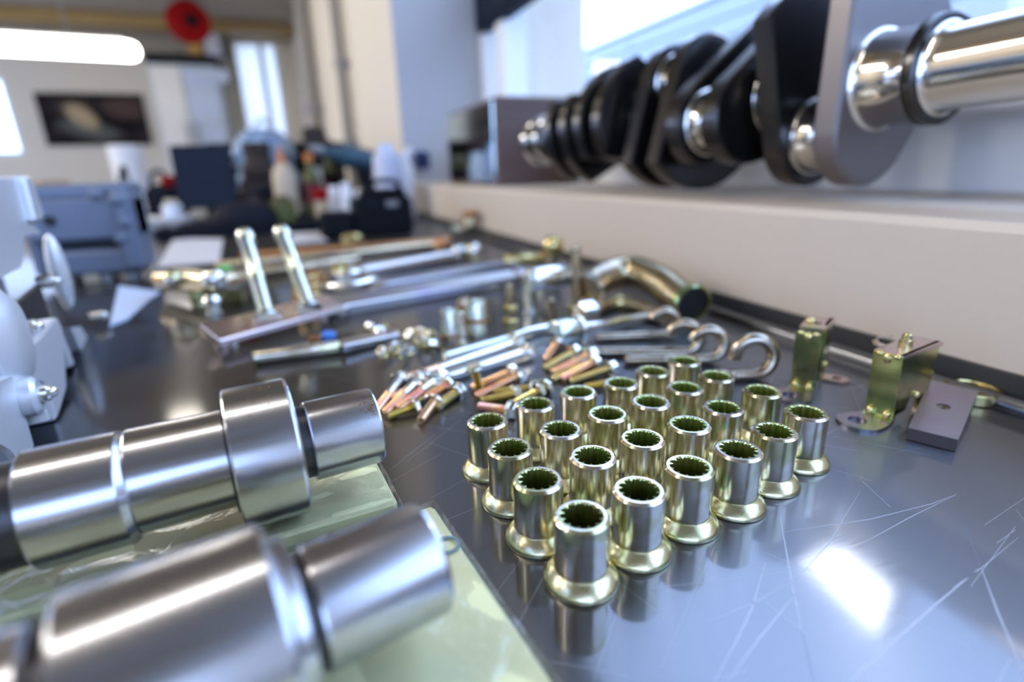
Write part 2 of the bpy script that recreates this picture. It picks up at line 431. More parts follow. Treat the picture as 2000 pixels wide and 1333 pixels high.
# added light outside the window, its lens shaped to give the bench its glare patch
fl = thing('added_glare_light', 'unseen white light panel on a mast, added for the glare on the bench', 'lamp')
LQ = [V(2.62, 1.901, 2.272), V(2.62, 1.672, 1.989), V(2.62, 1.361, 2.031), V(2.62, 1.382, 2.358)]
c = sum(LQ, V(0, 0, 0)) / 4; aim = V(-1, 0, 0)
FM = frame(c, aim, (0, 0, 1)); FI = FM.inverted()
lq = [(FI @ p) for p in LQ]
MB().prism([(p.x, p.y) for p in lq], 0, .012, FM).build('lens', 'glare_glow', fl, smooth=False)
MB().prism([(p.x * 1.18, p.y * 1.18) for p in lq], -.12, -.002, FM, bev=.02).build('housing', 'lamp_body', fl)
MB().tube([c - aim * .12, c - aim * .35 + V(0, 0, -.05), (c.x - aim.x * .4, c.y - aim.y * .4, FLOOR - .06)], .05).build('mast', 'lamp_body', fl)

# ------------------------------------------------------------------ workbench
bench = thing('workbench', 'long workbench with a scratched bare steel top along the wall', 'workbench', (0, 0, 0))
B0, B1, BL = -.8, 2.35, -.86
MB().box(((BL + .278) / 2, (B0 + B1) / 2, -.02), (.278 - BL, B1 - B0, .04), bev=.002).build('bench_top', 'steel_bench', bench)
MB().tube([(.2695, B0 + .002, .0015), (.2695, B1 - .002, .0015)], .0042, n=12).build('trim_8', 'steel_bench')['kind'] = 'structure'
MB().box((.2795, (B0 + B1) / 2, .006), (.004, B1 - B0, .012)).build('trim_7', 'dark_gap')['kind'] = 'structure'  # dark strip standing for the shade in the gap between bench and wall
for x in (BL + .05, .22):
    for y in (B0 + .06, B1 - .06): MB().box((x, y, -.47), (.06, .06, .86), bev=.004).build('leg', 'grey_mid', bench)
def scratch(pts, wd, m='scratch', name='scratch'):
    P = [Vector(p) for p in pts]; b = MB(); L = []; Rr = []
    for i, p in enumerate(P):
        t = (P[min(i + 1, len(P) - 1)] - P[max(0, i - 1)]).normalized(); s = Vector((-t.y, t.x, 0))
        ww = wd * (.35 if i in (0, len(P) - 1) else 1) / 2
        L.append(p + s * ww); Rr.append(p - s * ww)
    rings = [[l + V(0, 0, -.0002), l + V(0, 0, .00002), r + V(0, 0, .00002), r + V(0, 0, -.0002)] for l, r in zip(L, Rr)]
    return b.quads(rings).build(name, m, bench, smooth=False)
scratch([(0.1265, 0.1006, 0), (0.1067, 0.0787, 0), (0.0956, 0.0659, 0)], .00042)
scratch([(0.0956, 0.0659, 0), (0.0902, 0.0594, 0), (0.0869, 0.0553, 0)], .0004, 'scratch_dark')
scratch([(0.1195, 0.0931, 0), (0.1478, 0.0869, -0), (0.1719, 0.0844, 0), (0.1844, 0.0844, 0)], .00026)
scratch([(0.1323, 0.0801, -0), (0.1599, 0.0828, -0), (0.1844, 0.0844, 0)], .00026)
scratch([(0.1841, 0.0839, 0), (0.167, 0.0717, 0), (0.1553, 0.0622, 0)], .0004, 'scratch_dark')
scratch([(0.1541, 0.0613, -0), (0.141, 0.0508, 0), (0.1286, 0.0401, 0)], .00042)
scratch([(0.1534, 0.0616, -0), (0.1314, 0.0585, 0), (0.11, 0.0551, 0), (0.0936, 0.0524, 0)], .00042)
scratch([(0.1035, 0.0743, 0), (0.0864, 0.0684, 0), (0.0705, 0.0624, 0)], .00042)
scratch([(0.1052, 0.0856, 0), (0.0898, 0.075, 0), (0.0801, 0.0696, 0), (0.068, 0.0635, 0)], .00036)
scratch([(0.1085, 0.0779, 0), (0.0912, 0.0762, 0), (0.0773, 0.0763, 0)], .00026)
scratch([(0.1586, 0.098, -0), (0.1278, 0.0845, 0), (0.1032, 0.0764, -0)], .0002)
scratch([(0.1773, 0.0647, 0), (0.1552, 0.0616, 0), (0.14, 0.0601, 0)], .0002)
scratch([(0.0197, 0.1757, 0), (0.0314, 0.1865, 0), (0.0419, 0.1955, 0)], .00026)
scratch([(0.0259, 0.1787, 0), (0.0356, 0.1868, 0), (0.0556, 0.2045, 0)], .0002)
scratch([(-0.0839, 0.2216, 0), (-0.0579, 0.2238, 0), (-0.0226, 0.2172, 0)], .00026)
fine = MB()
rnd = random.Random(3)
for k in range(150):
    x, y = rnd.uniform(-.02, .26), rnd.uniform(.03, .30)
    a = rnd.choice((.6, .75, 1.9, 2.4, .1)) + rnd.gauss(0, .25); l = rnd.uniform(.008, .05); wd = rnd.uniform(.00003, .00008)
    d = V(math.cos(a), math.sin(a), 0) * l / 2; s = V(-math.sin(a), math.cos(a), 0) * wd
    p = V(x, y, .00001)
    if x + abs(d.x) > .262: continue
    fine.quads([[p - d + s, p - d - s, p - d - s + V(0, 0, -.0001), p - d + s + V(0, 0, -.0001)], [p + d + s, p + d - s, p + d - s + V(0, 0, -.0001), p + d + s + V(0, 0, -.0001)]])
fs = fine.build('fine_scratches', 'scratch', bench, smooth=False); fs['kind'] = 'stuff'

# ------------------------------------------------------------------ splined sleeve nuts: four rows of six
SH = .0196
def make_sleeve():
    t = thing('sleeve_nut', 'x', 'nut')
    n = 96
    MB().torus_lathe([(.0068, .0033), (.0070, .0045), (.00712, .0060), (.00712, .0189), (.0064, SH), (.0056, SH), (.0056, .0033)], 80).build('barrel', 'zinc_olive', t, ang=12)
    MB().torus_lathe([(.0060, .0), (.0095, .0), (.0099, .0003), (.0099, .0011), (.0095, .0018), (.0079, .0037), (.0074, .0040), (.0071, .0044), (.0060, .0044)], 80).build('flange', 'zinc_flange', t)
    b = MB(); rings = []
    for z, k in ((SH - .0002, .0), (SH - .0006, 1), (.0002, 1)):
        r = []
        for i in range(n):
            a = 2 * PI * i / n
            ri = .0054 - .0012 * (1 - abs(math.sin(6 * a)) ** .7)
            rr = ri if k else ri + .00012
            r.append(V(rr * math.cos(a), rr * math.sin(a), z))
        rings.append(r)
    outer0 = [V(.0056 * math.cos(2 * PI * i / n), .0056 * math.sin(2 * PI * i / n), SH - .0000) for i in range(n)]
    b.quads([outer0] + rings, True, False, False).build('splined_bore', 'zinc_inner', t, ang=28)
    return t
TOPS = {
 'A': [(0.0574, 0.1009, 0.0196), (0.0763, 0.1041, 0.0196), (0.0971, 0.1081, 0.0196), (0.1163, 0.1096, 0.0196), (0.1354, 0.1139, 0.0196), (0.1565, 0.1196, 0.0196)],
 'B': [(0.054, 0.1201, 0.0196), (0.0744, 0.1249, 0.0196), (0.0944, 0.1277, 0.0196), (0.1141, 0.1293, 0.0196), (0.1338, 0.1349, 0.0196), (0.1574, 0.1404, 0.0196)],
 'C': [(0.0534, 0.1401, 0.0196), (0.0736, 0.1447, 0.0196), (0.094, 0.1481, 0.0196), (0.1136, 0.15, 0.0196), (0.1337, 0.1553, 0.0196), (0.1527, 0.1592, 0.0196)],
 'D': [(0.0534, 0.1614, 0.0196), (0.0744, 0.1669, 0.0196), (0.0944, 0.1696, 0.0196), (0.1134, 0.1701, 0.0196), (0.133, 0.1755, 0.0196), (0.1532, 0.1798, 0.0196)]}
flat = [[k, i, V(p[0], p[1], 0)] for k in TOPS for i, p in enumerate(TOPS[k])]
for it in range(60):
    for a in range(len(flat)):
        for b_ in range(a):
            d = flat[a][2] - flat[b_][2]; l = d.length
            if l < .0199:
                d = d / l * (.0199 - l) / 2; flat[a][2] += d; flat[b_][2] -= d
proto = make_sleeve()
ROWN = {'A': 'front row of the block', 'B': 'second row from the front', 'C': 'third row from the front', 'D': 'rear row beside the bolt heaps'}
for q, (k, i, p) in enumerate(flat):
    M = Matrix.Translation(p) @ Matrix.Rotation(random.uniform(0, 6), 4, 'Z')
    lab = 'gold-plated splined sleeve nut, %s, %s from the pad end' % (ROWN[k], ORD[i])
    if q == 0: proto.matrix_world = M; proto['label'] = lab; proto['group'] = 'flanged sleeve nuts standing in a block'
    else: dup(proto, M, lab, 'flanged sleeve nuts standing in a block')

# ------------------------------------------------------------------ wrapped pads and the two ground shafts
def pad(name, label, cx, cy, sx, sy, rot, h, mtl):
    t = thing('foam_pad', label, 'pad', Matrix.Translation(V(cx, cy, 0)) @ Matrix.Rotation(rot, 4, 'Z'))
    MB().box((0, 0, h / 2 + .0003), (sx - .002, sy - .002, h - .0006), bev=.0012).build('board', mtl, t)
    b = MB(); rr = random.Random(sx)
    nx, ny = 140, 90
    cr = [(rr.uniform(0, 1), rr.uniform(0, 1), rr.uniform(-.9, .9) + (PI / 2 if rr.random() < .35 else 0), rr.uniform(.0010, .0022), rr.uniform(.0003, .0008), rr.uniform(.02, .06)) for _ in range(26)]
    def crease(u, v):
        z = 0
        for a, b_, an, wd, hh, ln in cr:
            x, y = (u - a) * sx, (v - b_) * sy; p = x * math.cos(an) + y * math.sin(an); q_ = -x * math.sin(an) + y * math.cos(an) + 3 * p * p
            z = max(z, hh * math.exp(-(q_ / wd) ** 2 - (p / ln) ** 2))
        return z
    def hz(u, v):
        return h + .0004 * math.sin(u * 37 + v * 11) * math.sin(v * 29 + 1) + .00008 * rr.random() + crease(u, v)
    g = [[b.b.verts.new(V((i / nx - .5) * sx, (j / ny - .5) * sy, hz(i / nx, j / ny) + .0001)) for j in range(ny + 1)] for i in range(nx + 1)]
    for i in range(nx):
        for j in range(ny): b.b.faces.new((g[i][j], g[i + 1][j], g[i + 1][j + 1], g[i][j + 1]))
    # the film runs down the edges too
    ring = [g[i][0] for i in range(nx + 1)] + [g[nx][j] for j in range(1, ny + 1)] + [g[i][ny] for i in range(nx - 1, -1, -1)] + [g[0][j] for j in range(ny - 1, 0, -1)]
    low = [b.b.verts.new(V(v.co.x * 1.004, v.co.y * 1.004, .0002)) for v in ring]
    for i in range(len(ring)):
        j = (i + 1) % len(ring); b.b.faces.new((ring[i], ring[j], low[j], low[i]))
    o = b.build('plastic_film', 'film', t, ang=80)
    return t
def film_material():
    m = MATS['film']; nt = m.node_tree; L = nt.links.new
    for n in list(nt.nodes): nt.nodes.remove(n)
    out = nt.nodes.new('ShaderNodeOutputMaterial'); mx = nt.nodes.new('ShaderNodeMixShader')
    tr = N(nt, 'ShaderNodeBsdfTransparent'); gl = N(nt, 'ShaderNodeBsdfGlossy', Roughness=.12)
    tr.inputs[0].default_value = (1, 1, 1, 1)
    fr = N(nt, 'ShaderNodeLayerWeight', Blend=.25)
    no = N(nt, 'ShaderNodeTexNoise', Scale=70.0, Detail=5.0, Distortion=1.2)
    tc = nt.nodes.new('ShaderNodeTexCoord'); L(tc.outputs['Object'], no.inputs['Vector'])
    bp = N(nt, 'ShaderNodeBump', Strength=.6, Distance=.002); L(no.outputs[0], bp.inputs['Height'])
    L(bp.outputs[0], gl.inputs['Normal']); 
    ad = N(nt, 'ShaderNodeMath', operation='MULTIPLY_ADD'); ad.inputs[1].default_value = .6; ad.inputs[2].default_value = .06
    L(fr.outputs[1], ad.inputs[0]); L(ad.outputs[0], mx.inputs[0]); L(tr.outputs[0], mx.inputs[1]); L(gl.outputs[0], mx.inputs[2]); L(mx.outputs[0], out.inputs[0])
film_material()
PH = .0094
def pad_from(corner_nr, label, sx, sy, rot):   # corner: far right corner of the pad
    c = Matrix.Rotation(rot, 3, 'Z') @ V(-sx / 2, -sy / 2, 0) + V(corner_nr[0], corner_nr[1], 0)
    return pad('foam_pad', label, c.x, c.y, sx, sy, rot, PH, 'pad_green')
p1 = pad_from((.0125, .2085), 'pale green film-wrapped pad under the farther ground shaft', .30, .068, math.radians(5))
p2 = pad_from((.0276, .1368), 'pale green film-wrapped pad under the nearer ground shaft', .24, .20, math.radians(6.3))
RM = p2.matrix_world.inverted()
rc = RM @ V((0.0256, 0.1155, 0.0098))
MB().torus_lathe([(.0026, 0), (.0026, .0004), (.0034, .0004), (.0034, 0)], 28, Matrix.Translation(V(rc.x, rc.y, PH + .0004))).build('printed_ring', 'ring_print', p2)

def ground_shaft(label, E, th, segs, rest_z):
    d = V(math.cos(th), math.sin(th), 0)
    M = frame(V(E), -d, (0, 0, 1))
    t = thing('ground_shaft', label, 'shaft', M)
    for nm, m, prof, off in segs:
        MB().lathe(prof, 96, off=off).build(nm, m, t, ang=11)
    return t
s1 = ground_shaft('ground steel shaft with a broad collar on the farther pad', (.04115, .15796, .02957 - .0002), math.radians(7.25), [
    ('end_journal', 'shaft_steel', [(.0108, .0265), (.0114, .0267), (.0116, .0272), (.0116, .0458), (.0114, .0462)], (0, 0)),
    ('relief_groove', 'shaft_groove', [(.0104, .0462), (.0104, .0500)], (0, 0)),
    ('collar', 'shaft_steel', [(.0170, .0492), (.0190, .0494), (.0194, .0499), (.01956, .0505), (.01956, .0655), (.0193, .0659), (.0186, .0661)], (0, 0)),
    ('collar_root', 'shaft_groove', [(.0143, .0661), (.0143, .0668)], (0, 0)),
    ('middle_journal', 'shaft_steel', [(.0134, .0668), (.0134, .0880), (.0132, .0884)], (.0009, .0002)),
    ('step_chamfer', 'shaft_steel', [(.0133, .0884), (.0143, .0900)], (0, 0)),
    ('outer_journal', 'shaft_steel', [(.0143, .0900), (.0144, .0903), (.0144, .1082), (.0138, .1088)], (0, 0)),
    ('relief_groove', 'shaft_groove', [(.0125, .1088), (.0125, .1150)], (0, 0)),
    ('tail_journal', 'shaft_steel', [(.0126, .1150), (.0130, .1155), (.0130, .150), (.0124, .1506)], (0, 0)),
    ('tail_collar', 'shaft_steel', [(.0190, .1506), (.01956, .1512), (.01956, .1650), (.0190, .1656)], (0, 0))], 0)
s2 = ground_shaft('ground steel shaft with a long wide collar on the nearer pad', (.0168, .09164, .02822 - .0002), math.radians(12.6), [
    ('end_journal', 'shaft_steel', [(.0106, .0006), (.0112, .0009), (.01147, .0016), (.01147, .0235), (.0113, .0240)], (0, 0)),
    ('relief_groove', 'shaft_groove', [(.0106, .0240), (.0106, .0265)], (0, 0)),
    ('shoulder', 'shaft_steel', [(.0140, .0262), (.0145, .0265), (.0148, .0285), (.0150, .0288)], (0, 0)),
    ('collar', 'shaft_steel', [(.0170, .0288), (.0180, .0294), (.01822, .0303), (.01822, .0570), (.0179, .0576)], (0, 0)),
    ('relief_groove', 'shaft_groove', [(.0140, .0576), (.0140, .0605)], (0, 0)),
    ('tail_journal', 'shaft_steel', [(.0150, .0605), (.0160, .0612), (.0160, .0900), (.0155, .0905)], (0, 0)),
    ('tail_collar', 'shaft_steel', [(.0176, .0905), (.01822, .0912), (.01822, .105), (.0176, .1056)], (0, 0))], 0)
# rust specks on the far shaft: small pits of their own shape
rs = MB(); rr = random.Random(5)
for k in range(46):
    if k < 30: a = math.radians(rr.gauss(33, 8)); zz = rr.gauss(.0292, .0011); R = .0116
    else: a = math.radians(rr.gauss(12, 14)); zz = rr.uniform(.0505, .0600); R = .01956
    # angle measured from local x (up) towards the camera side
    sgn = -1
    x, y = R * math.cos(a), R * math.sin(a) * sgn
    rs.ball((x, y, zz), rr.uniform(.00012, .0003), n=6)
o = rs.build('rust_specks', 'rust', s1); o['kind'] = 'stuff'

# ------------------------------------------------------------------ crankshaft on the sill
CX, CZ0 = .36, .1495
ck = thing('crankshaft', 'long dark forged crankshaft lying along the window sill', 'crankshaft', (CX, 0, CZ0))
CM = frame((0, 0, 0), (0, 1, 0), (1, 0, 0))         # local: x right, y -> -z , z -> +y
DZ = lambda y: -.020 * (y - .25)
def cl(name, m, prof, dx=0, dz=0, n=48):
    M = Matrix(((1, 0, 0, dx), (0, 0, 1, 0), (0, 1, -.020, dz + .005), (0, 0, 0, 1)))
    return MB().lathe(prof, n, M).build(name, m, ck, ang=30)
def fil(y0, y1, r, e=.003): return [(r + e, y0), (r + e * .3, y0 + e * .4), (r, y0 + e), (r, y1 - e), (r + e * .3, y1 - e * .4), (r + e, y1)]
cl('snout', 'crank_polish', [(.0200, .085), (.0222, .087), (.0222, .214), (.0236, .219), (.0262, .221)])
cl('oil_ring', 'crank_dark', [(.0285, .2205), (.0300, .2215), (.0300, .2255), (.0285, .2270)])
cl('main_journal', 'crank_polish', fil(.2265, .2580, .0275))
THR, MR, PR, CW = .030, .0275, .0245, .0685
pitch = .079; y = .258
angs = [-90, 205, 90, -20, 16]
def web(y0, y1, ang, face):
    a = math.radians(ang); px, pz = THR * math.cos(a), THR * math.sin(a)
    sh = -.38 if face == 'crank_face' else 0
    ya = (y0 - .25) / .5; Rc = CW + .003 - .013 * ya
    cw = circ(0, 0, Rc, 26, a + PI - .9 + sh, a + PI + .9 + sh)
    poly = hull(circ(px, pz, PR + .010) + circ(0, 0, MR + .007) + cw)
    M = Matrix(((1, 0, 0, 0), (0, 0, 1, 0), (0, 1, -.020, .005), (0, 0, 0, 1)))
    return MB().prism(poly, y0, y1, M, bev=.0022).build('web', face, ck, ang=30)
for k, a in enumerate(angs):
    px, pz = THR * math.cos(math.radians(a)), THR * math.sin(math.radians(a))
    web(y, y + .018, a, 'crank_face' if k == 0 else 'crank_dark')
    p = cl('crankpin', 'crank_polish', fil(y + .018, y + .043, PR, .002), px, pz)
    web(y + .043, y + .060, a, 'crank_dark')
    if k < 4: cl('main_journal', 'crank_polish', fil(y + .060, y + pitch, MR, .002))
    if k == 0:
        hd = V(-.62, 0, -.78).normalized()
        h = V(px, y + .031, pz) + hd * (PR - .002)
        MB().lathe([(.0030, 0), (.0030, .0024)], 16, frame(h, hd)).build('oil_hole', 'hole_shade', p)
    y += pitch
y -= .019
cl('main_journal', 'crank_polish', fil(y, y + .034, MR, .002)); y += .034
cl('tail_ring', 'crank_polish', [(.029, y), (.031, y + .001), (.031, y + .012), (.029, y + .013)]); cl('tail_shaft', 'crank_dark', [(.025, y + .013), (.025, y + .055)]); y += .055
cl('rear_flange', 'crank_polish', [(.031, y), (.032, y + .001), (.032, y + .010), (.031, y + .011)])
cl('rear_spigot', 'crank_dark', [(.024, y + .011), (.024, y + .03)])
cl('rear_flange', 'crank_polish', [(.033, y + .03), (.034, y + .031), (.034, y + .044), (.033, y + .045)])

# small dark wooden case standing behind the crankshaft
bx = thing('wooden_case', 'small dark wooden case with a glossy glass front on the sill', 'case', (0, 0, SILL))
BM = Matrix.Translation((.322, .862, 0)) @ Matrix.Rotation(math.radians(-1.5), 4, 'Z')
MB().box((.066, .155, .069), (.130, .31, .138), BM, bev=.003).build('case_body', 'wood_dark', bx)
MB().box((.0, .155, .069), (.004, .296, .126), BM, bev=.001).build('glass_front', 'mirror_front', bx)

# ------------------------------------------------------------------ zinc-plated brackets, plate and disc by the wall
def strip(name, m, parent, path, wdir, wdt, th):
    """sheet-metal strip: a path of points extruded over the width wdir*wdt with thickness th"""
    P = [Vector(p) for p in path]; wv = Vector(wdir).normalized() * wdt / 2; rings = []
    for i, p in enumerate(P):
        t = (P[min(i + 1, len(P) - 1)] - P[max(i - 1, 0)]).normalized(); n = t.cross(Vector(wdir)).normalized() * th / 2
        rings.append([p + wv + n, p - wv + n, p - wv - n, p + wv - n])
    return MB().quads(rings).build(name, m, parent, ang=40)
def plate_hole(name, m, parent, outline, hole, hr, z0, z1, M, n=20):
    """flat plate with a round through hole (outline star-shaped about the hole)"""
    b = MB(); ang = [2 * PI * i / n for i in range(n)]
    import bisect
    def hit(a):
        d = Vector((math.cos(a), math.sin(a))); best = None; k = len(outline)
        for i in range(k):
            p, q = Vector(outline[i]) - Vector(hole), Vector(outline[(i + 1) % k]) - Vector(hole); e = q - p
            den = d.x * e.y - d.y * e.x
            if abs(den) < 1e-12: continue
            t = (p.x * e.y - p.y * e.x) / den; u = (p.x * d.y - p.y * d.x) / den
            if t > 0 and -1e-6 <= u <= 1 + 1e-6 and (best is None or t < best): best = t
        return Vector(hole) + d * (best or hr * 2)
    for p in outline: ang.append(math.atan2(p[1] - hole[1], p[0] - hole[0]) % (2 * PI))
    ang = sorted(set(round(a, 5) for a in ang))
    o = [hit(a) for a in ang]; h = [Vector(hole) + Vector((math.cos(a), math.sin(a))) * hr for a in ang]
    R = [[M @ V(p.x, p.y, z) for p in l] for l, z in ((h, z0), (o, z0), (o, z1), (h, z1), (h, z0))]
    return b.quads(R, True, False, False).build(name, m, parent, ang=30)
TH = .0014
def bracket(label, o, u, hgt, w, dp, f0, lean, nut):
    """o: corner of the narrow leg's foot, u: along the narrow leg, v: along the broad leg"""
    u = Vector(u).normalized(); v = V(-u.y, u.x, 0); L = lean
    M = Matrix(((u.x, v.x, 0, o[0]), (u.y, v.y, 0, o[1]), (0, 0, 1, 0), (0, 0, 0, 1)))
    t = thing('angle_bracket', label, 'bracket', M)
    ft = [(0, .001), (-.0035, -.006)] + circ(w * .30, -.0105, .0085, 12, PI * 1.05, 1.95 * PI) + [(w + .001, -.006), (w, .001)]
    plate_hole('foot', 'zinc_violet', t, ft, (w * .22, -.0112), .0034, 0, TH, Matrix())
    strip('narrow_leg', 'zinc_green', t, [(w / 2, -.003, TH * .6), (w / 2, -.0008, TH), (w / 2, .0002, TH * 2.4), (w / 2, L * .5, hgt * .5), (w / 2, L, hgt - .0004)], (1, 0, 0), w, TH)
    for x in (.0022, w - .0022):
        MB().ball((x, -.0016, .0032), .0015, (1, 1, 1.5), 10).build('bend_rib', 'zinc_gold', t)
        MB().ball((x, L - .0002, hgt - .001), .0012, (1.2, 1, 1), 10).build('bend_rib', 'zinc_gold', t)
    MB().ball((w / 2, L - .0003, hgt - .0024), .0014, (1.3, .8, 1.6), 10).build('bend_rib', 'zinc_gold', t)
    tp = [(0, L + dp * f0 * .5), (w, L + dp * f0 * .5), (w + .0012, L + dp), (0, L + dp)]
    plate_hole('top_plate', 'zinc_rose', t, tp, (w * .5, L + dp * (.42 + .28 * f0)), .0026, hgt - TH, hgt, Matrix())
    X = w - TH; a0 = L + dp * f0
    sl = [(a0, hgt), (L + dp, hgt), (dp * .90, .010), (dp * .84, .0015), (dp * .66, .0015), (dp * (.58 + .1 * f0), .0085), (dp * (.36 + .35 * f0), .0090), (dp * (.28 + .4 * f0), .0035), (dp * .02 + f0 * dp * .55, .0035)]
    SM = Matrix(((0, 0, 1, X), (1, 0, 0, 0), (0, 1, 0, 0), (0, 0, 0, 1)))
    MB().prism(sl, 0, TH, SM).build('broad_leg', 'zinc_green', t, ang=30)
    MB().ball((X + TH * 1.2, dp * (.5 + .2 * f0), .0090), .0015, (1, 1.6, 1), 10).build('bend_rib', 'zinc_gold', t)
    plate_hole('rear_foot', 'zinc_rose', t, [(X, dp * .62), (X + .010, dp * .60), (X + .013, dp * .75), (X + .010, dp * .88), (X, dp * .88)], (X + .007, dp * .75), .0022, 0, TH, Matrix())
    if nut:
        MB().lathe([(.0012, hgt - .004), (.0024, hgt - .003), (.0024, hgt + .0028), (.0018, hgt + .0032), (.0018, hgt + .0050), (.0012, hgt + .0056)], 16, Matrix.Translation((w * .5, L + dp * .42, 0))).build('stud', 'zinc_gold', t)
        strip('spring_clip', 'zinc_rose', t, [(.001, L + dp * .16, hgt + .0004), (-.0015, L + dp * .14, hgt + .001), (-.0022, L + dp * .12, hgt + .0026), (-.0005, L + dp * .12, hgt + .0044), (.003, L + dp * .14, hgt + .0052)], (0, 1, 0), .004, .0006)
    else:
        MB().ball((.003, L + dp * .5, hgt + .0010), .0022, (1, 1, .8), 10).build('stud', 'zinc_gold', t)
    return t
bracket('yellow-green zinc angle bracket with a stud on top, beside the flat plate', (.2126, .1356, 0), (.17, -.98, 0), .0295, .0107, .031, 0, -.0022, True)
bracket('yellow-green zinc angle bracket nearer the hook bolts, without a stud', (.2070, .1685, 0), (.50, -.87, 0), .0305, .0102, .030, .48, -.0050, False)
# drilled plate leaning on a disc
dk = thing('plated_disc', 'lime-gold plated disc under the far edge of the drilled plate', 'disc', V((0.2677, 0.1273, 0)))
MB().lathe([(.0095, 0), (.0105, .0006), (.0105, .0040), (.0098, .0046)], 40).build('disc_body', 'zinc_gold', dk)
MB().torus_lathe([(.0090, .0044), (.0092, .0052), (.0104, .0052), (.0105, .0044)], 40).build('raised_rim', 'zinc_gold', dk)
q = [V((0.2053, 0.1141, 0.0052)), V((0.2115, 0.1006, 0.0052)), V((0.257, 0.1195, 0.0085)), V((0.2521, 0.1358, 0.0085))]
o = (q[0] + q[1] + q[2] + q[3]) / 4
xd = (q[1] - q[0]).normalized(); zd = xd.cross((q[3] - q[0])).normalized(); yd = zd.cross(xd)
PM = Matrix(((xd.x, yd.x, zd.x, o.x), (xd.y, yd.y, zd.y, o.y), (xd.z, yd.z, zd.z, o.z), (0, 0, 0, 1)))
PI_ = PM.inverted(); oq = [(PI_ @ p) for p in q]
dp_ = thing('drilled_plate', 'violet-tinged flat steel plate with one drilled hole near the wall', 'plate', PM)
hp = PI_ @ V((0.2322, 0.1181, 0.0068))
plate_hole('plate_body', 'zinc_violet', dp_, [(p.x, p.y) for p in oq], (hp.x, hp.y), .0024, -.0050, 0, Matrix(), 24)
MB().torus_lathe([(.0017, -.0040), (.0017, -.0012), (.0024, -.0012), (.0024, -.0040)], 24, Matrix.Translation((hp.x, hp.y, 0))).build('threaded_insert', 'zinc_gold', dp_)

# ------------------------------------------------------------------ bolts, nuts, studs
def thread(z0, z1, r, pitch=.0006):
    prof = [(r * .80, z0)]; z = z0 + pitch * .3
    while z < z1 - pitch:
        prof += [(r * .86, z), (r, z + pitch * .5)]; z += pitch
    prof.append((r * .86, z1)); return prof
def make_bolt(kind, L, r, shank, tm, sm, hm):
    t = thing('flanged_bolt', 'x', 'bolt')
    MB().lathe(thread(0, L * (1 - shank), r, L / 34), 12).build('thread', tm, t, ang=60)
    if shank > 0: MB().lathe([(r, L * (1 - shank)), (r * 1.02, L * (1 - shank) + .0002), (r * 1.02, L)], 16).build('shank', sm, t)
    MB().lathe([(r * 1.0, L - .0002), (r * 2.2, L - .0001), (r * 2.35, L + r * .25), (r * 1.9, L + r * .5)], 20).prism(hexa(r * 1.9), L + r * .3, L + r * 1.8, bev=r * .15).build('head', hm, t, ang=30)
    return t
BP = {}
def bolt(kind, tip, head, label, group):
    tip, head = Vector(tip), Vector(head); L0, r, sh, tm, sm, hm = KINDS[kind]
    d = head - tip; l = d.length
    M = frame(tip, d) @ Matrix.Rotation(random.uniform(0, 6), 4, 'Z') @ Matrix.Diagonal((1, 1, l / L0, 1))
    if kind not in BP:
        BP[kind] = make_bolt(kind, *KINDS[kind]); BP[kind].matrix_world = M; BP[kind]['label'] = label; BP[kind]['group'] = group; return BP[kind]
    return dup(BP[kind], M, label, group)
KINDS = {'pink': (.019, .0021, .42, 'zinc_pink', 'zinc_silver', 'zinc_silver'), 'rose': (.016, .0021, .0, 'zinc_pink', 'zinc_pink', 'zinc_silver'),
         'gold': (.016, .0020, .0, 'zinc_gold', 'zinc_gold', 'zinc_silver'), 'long': (.076, .0028, .72, 'zinc_pink', 'zinc_silver', 'zinc_silver')}
heap1 = [('pink', (0.022, 0.2238, 0.002), (0.0372, 0.2509, 0.0034)), ('pink', (0.0258, 0.2204, 0.0022), (0.0453, 0.2453, 0.004)), ('pink', (0.0317, 0.2187, 0.0042), (0.0543, 0.2409, 0.0056)),
         ('rose', (0.0455, 0.2247, 0.004), (0.0561, 0.2323, 0.005)), ('gold', (0.0264, 0.2175, 0.0019), (0.038, 0.2197, 0.003)), ('rose', (0.0387, 0.2072, 0.0019), (0.0469, 0.219, 0.003)),
         ('gold', (0.0476, 0.2165, 0.0019), (0.0584, 0.2249, 0.003)), ('pink', (0.0322, 0.234, 0.0018), (0.05, 0.252, 0.0026)), ('gold', (0.0376, 0.2249, 0.0019), (0.0511, 0.2348, 0.0026)), ('gold', (0.0517, 0.2221, 0.0018), (0.0612, 0.2287, 0.0028))]
CR = camo.matrix_world.inverted()
def from_left(items, key):                       # left-to-right order as the bench is seen
    def sx(p):
        q = CR @ V(p); return q.x / -q.z
    return sorted(items, key=lambda it: sx(key(it)))
mid = lambda it: (V(it[1]) + V(it[2])) / 2
D1 = {'pink': 'pink-threaded bright-shanked bolt', 'rose': 'short all-pink bolt', 'gold': 'short all-gold bolt', 'long': ''}
for i, (k, a, b) in enumerate(from_left(heap1, mid)): bolt(k, a, b, '%s, %s from the left in the heap beside the shaft end' % (D1[k], ORD[i]), 'bolts heaped beside the shaft end')
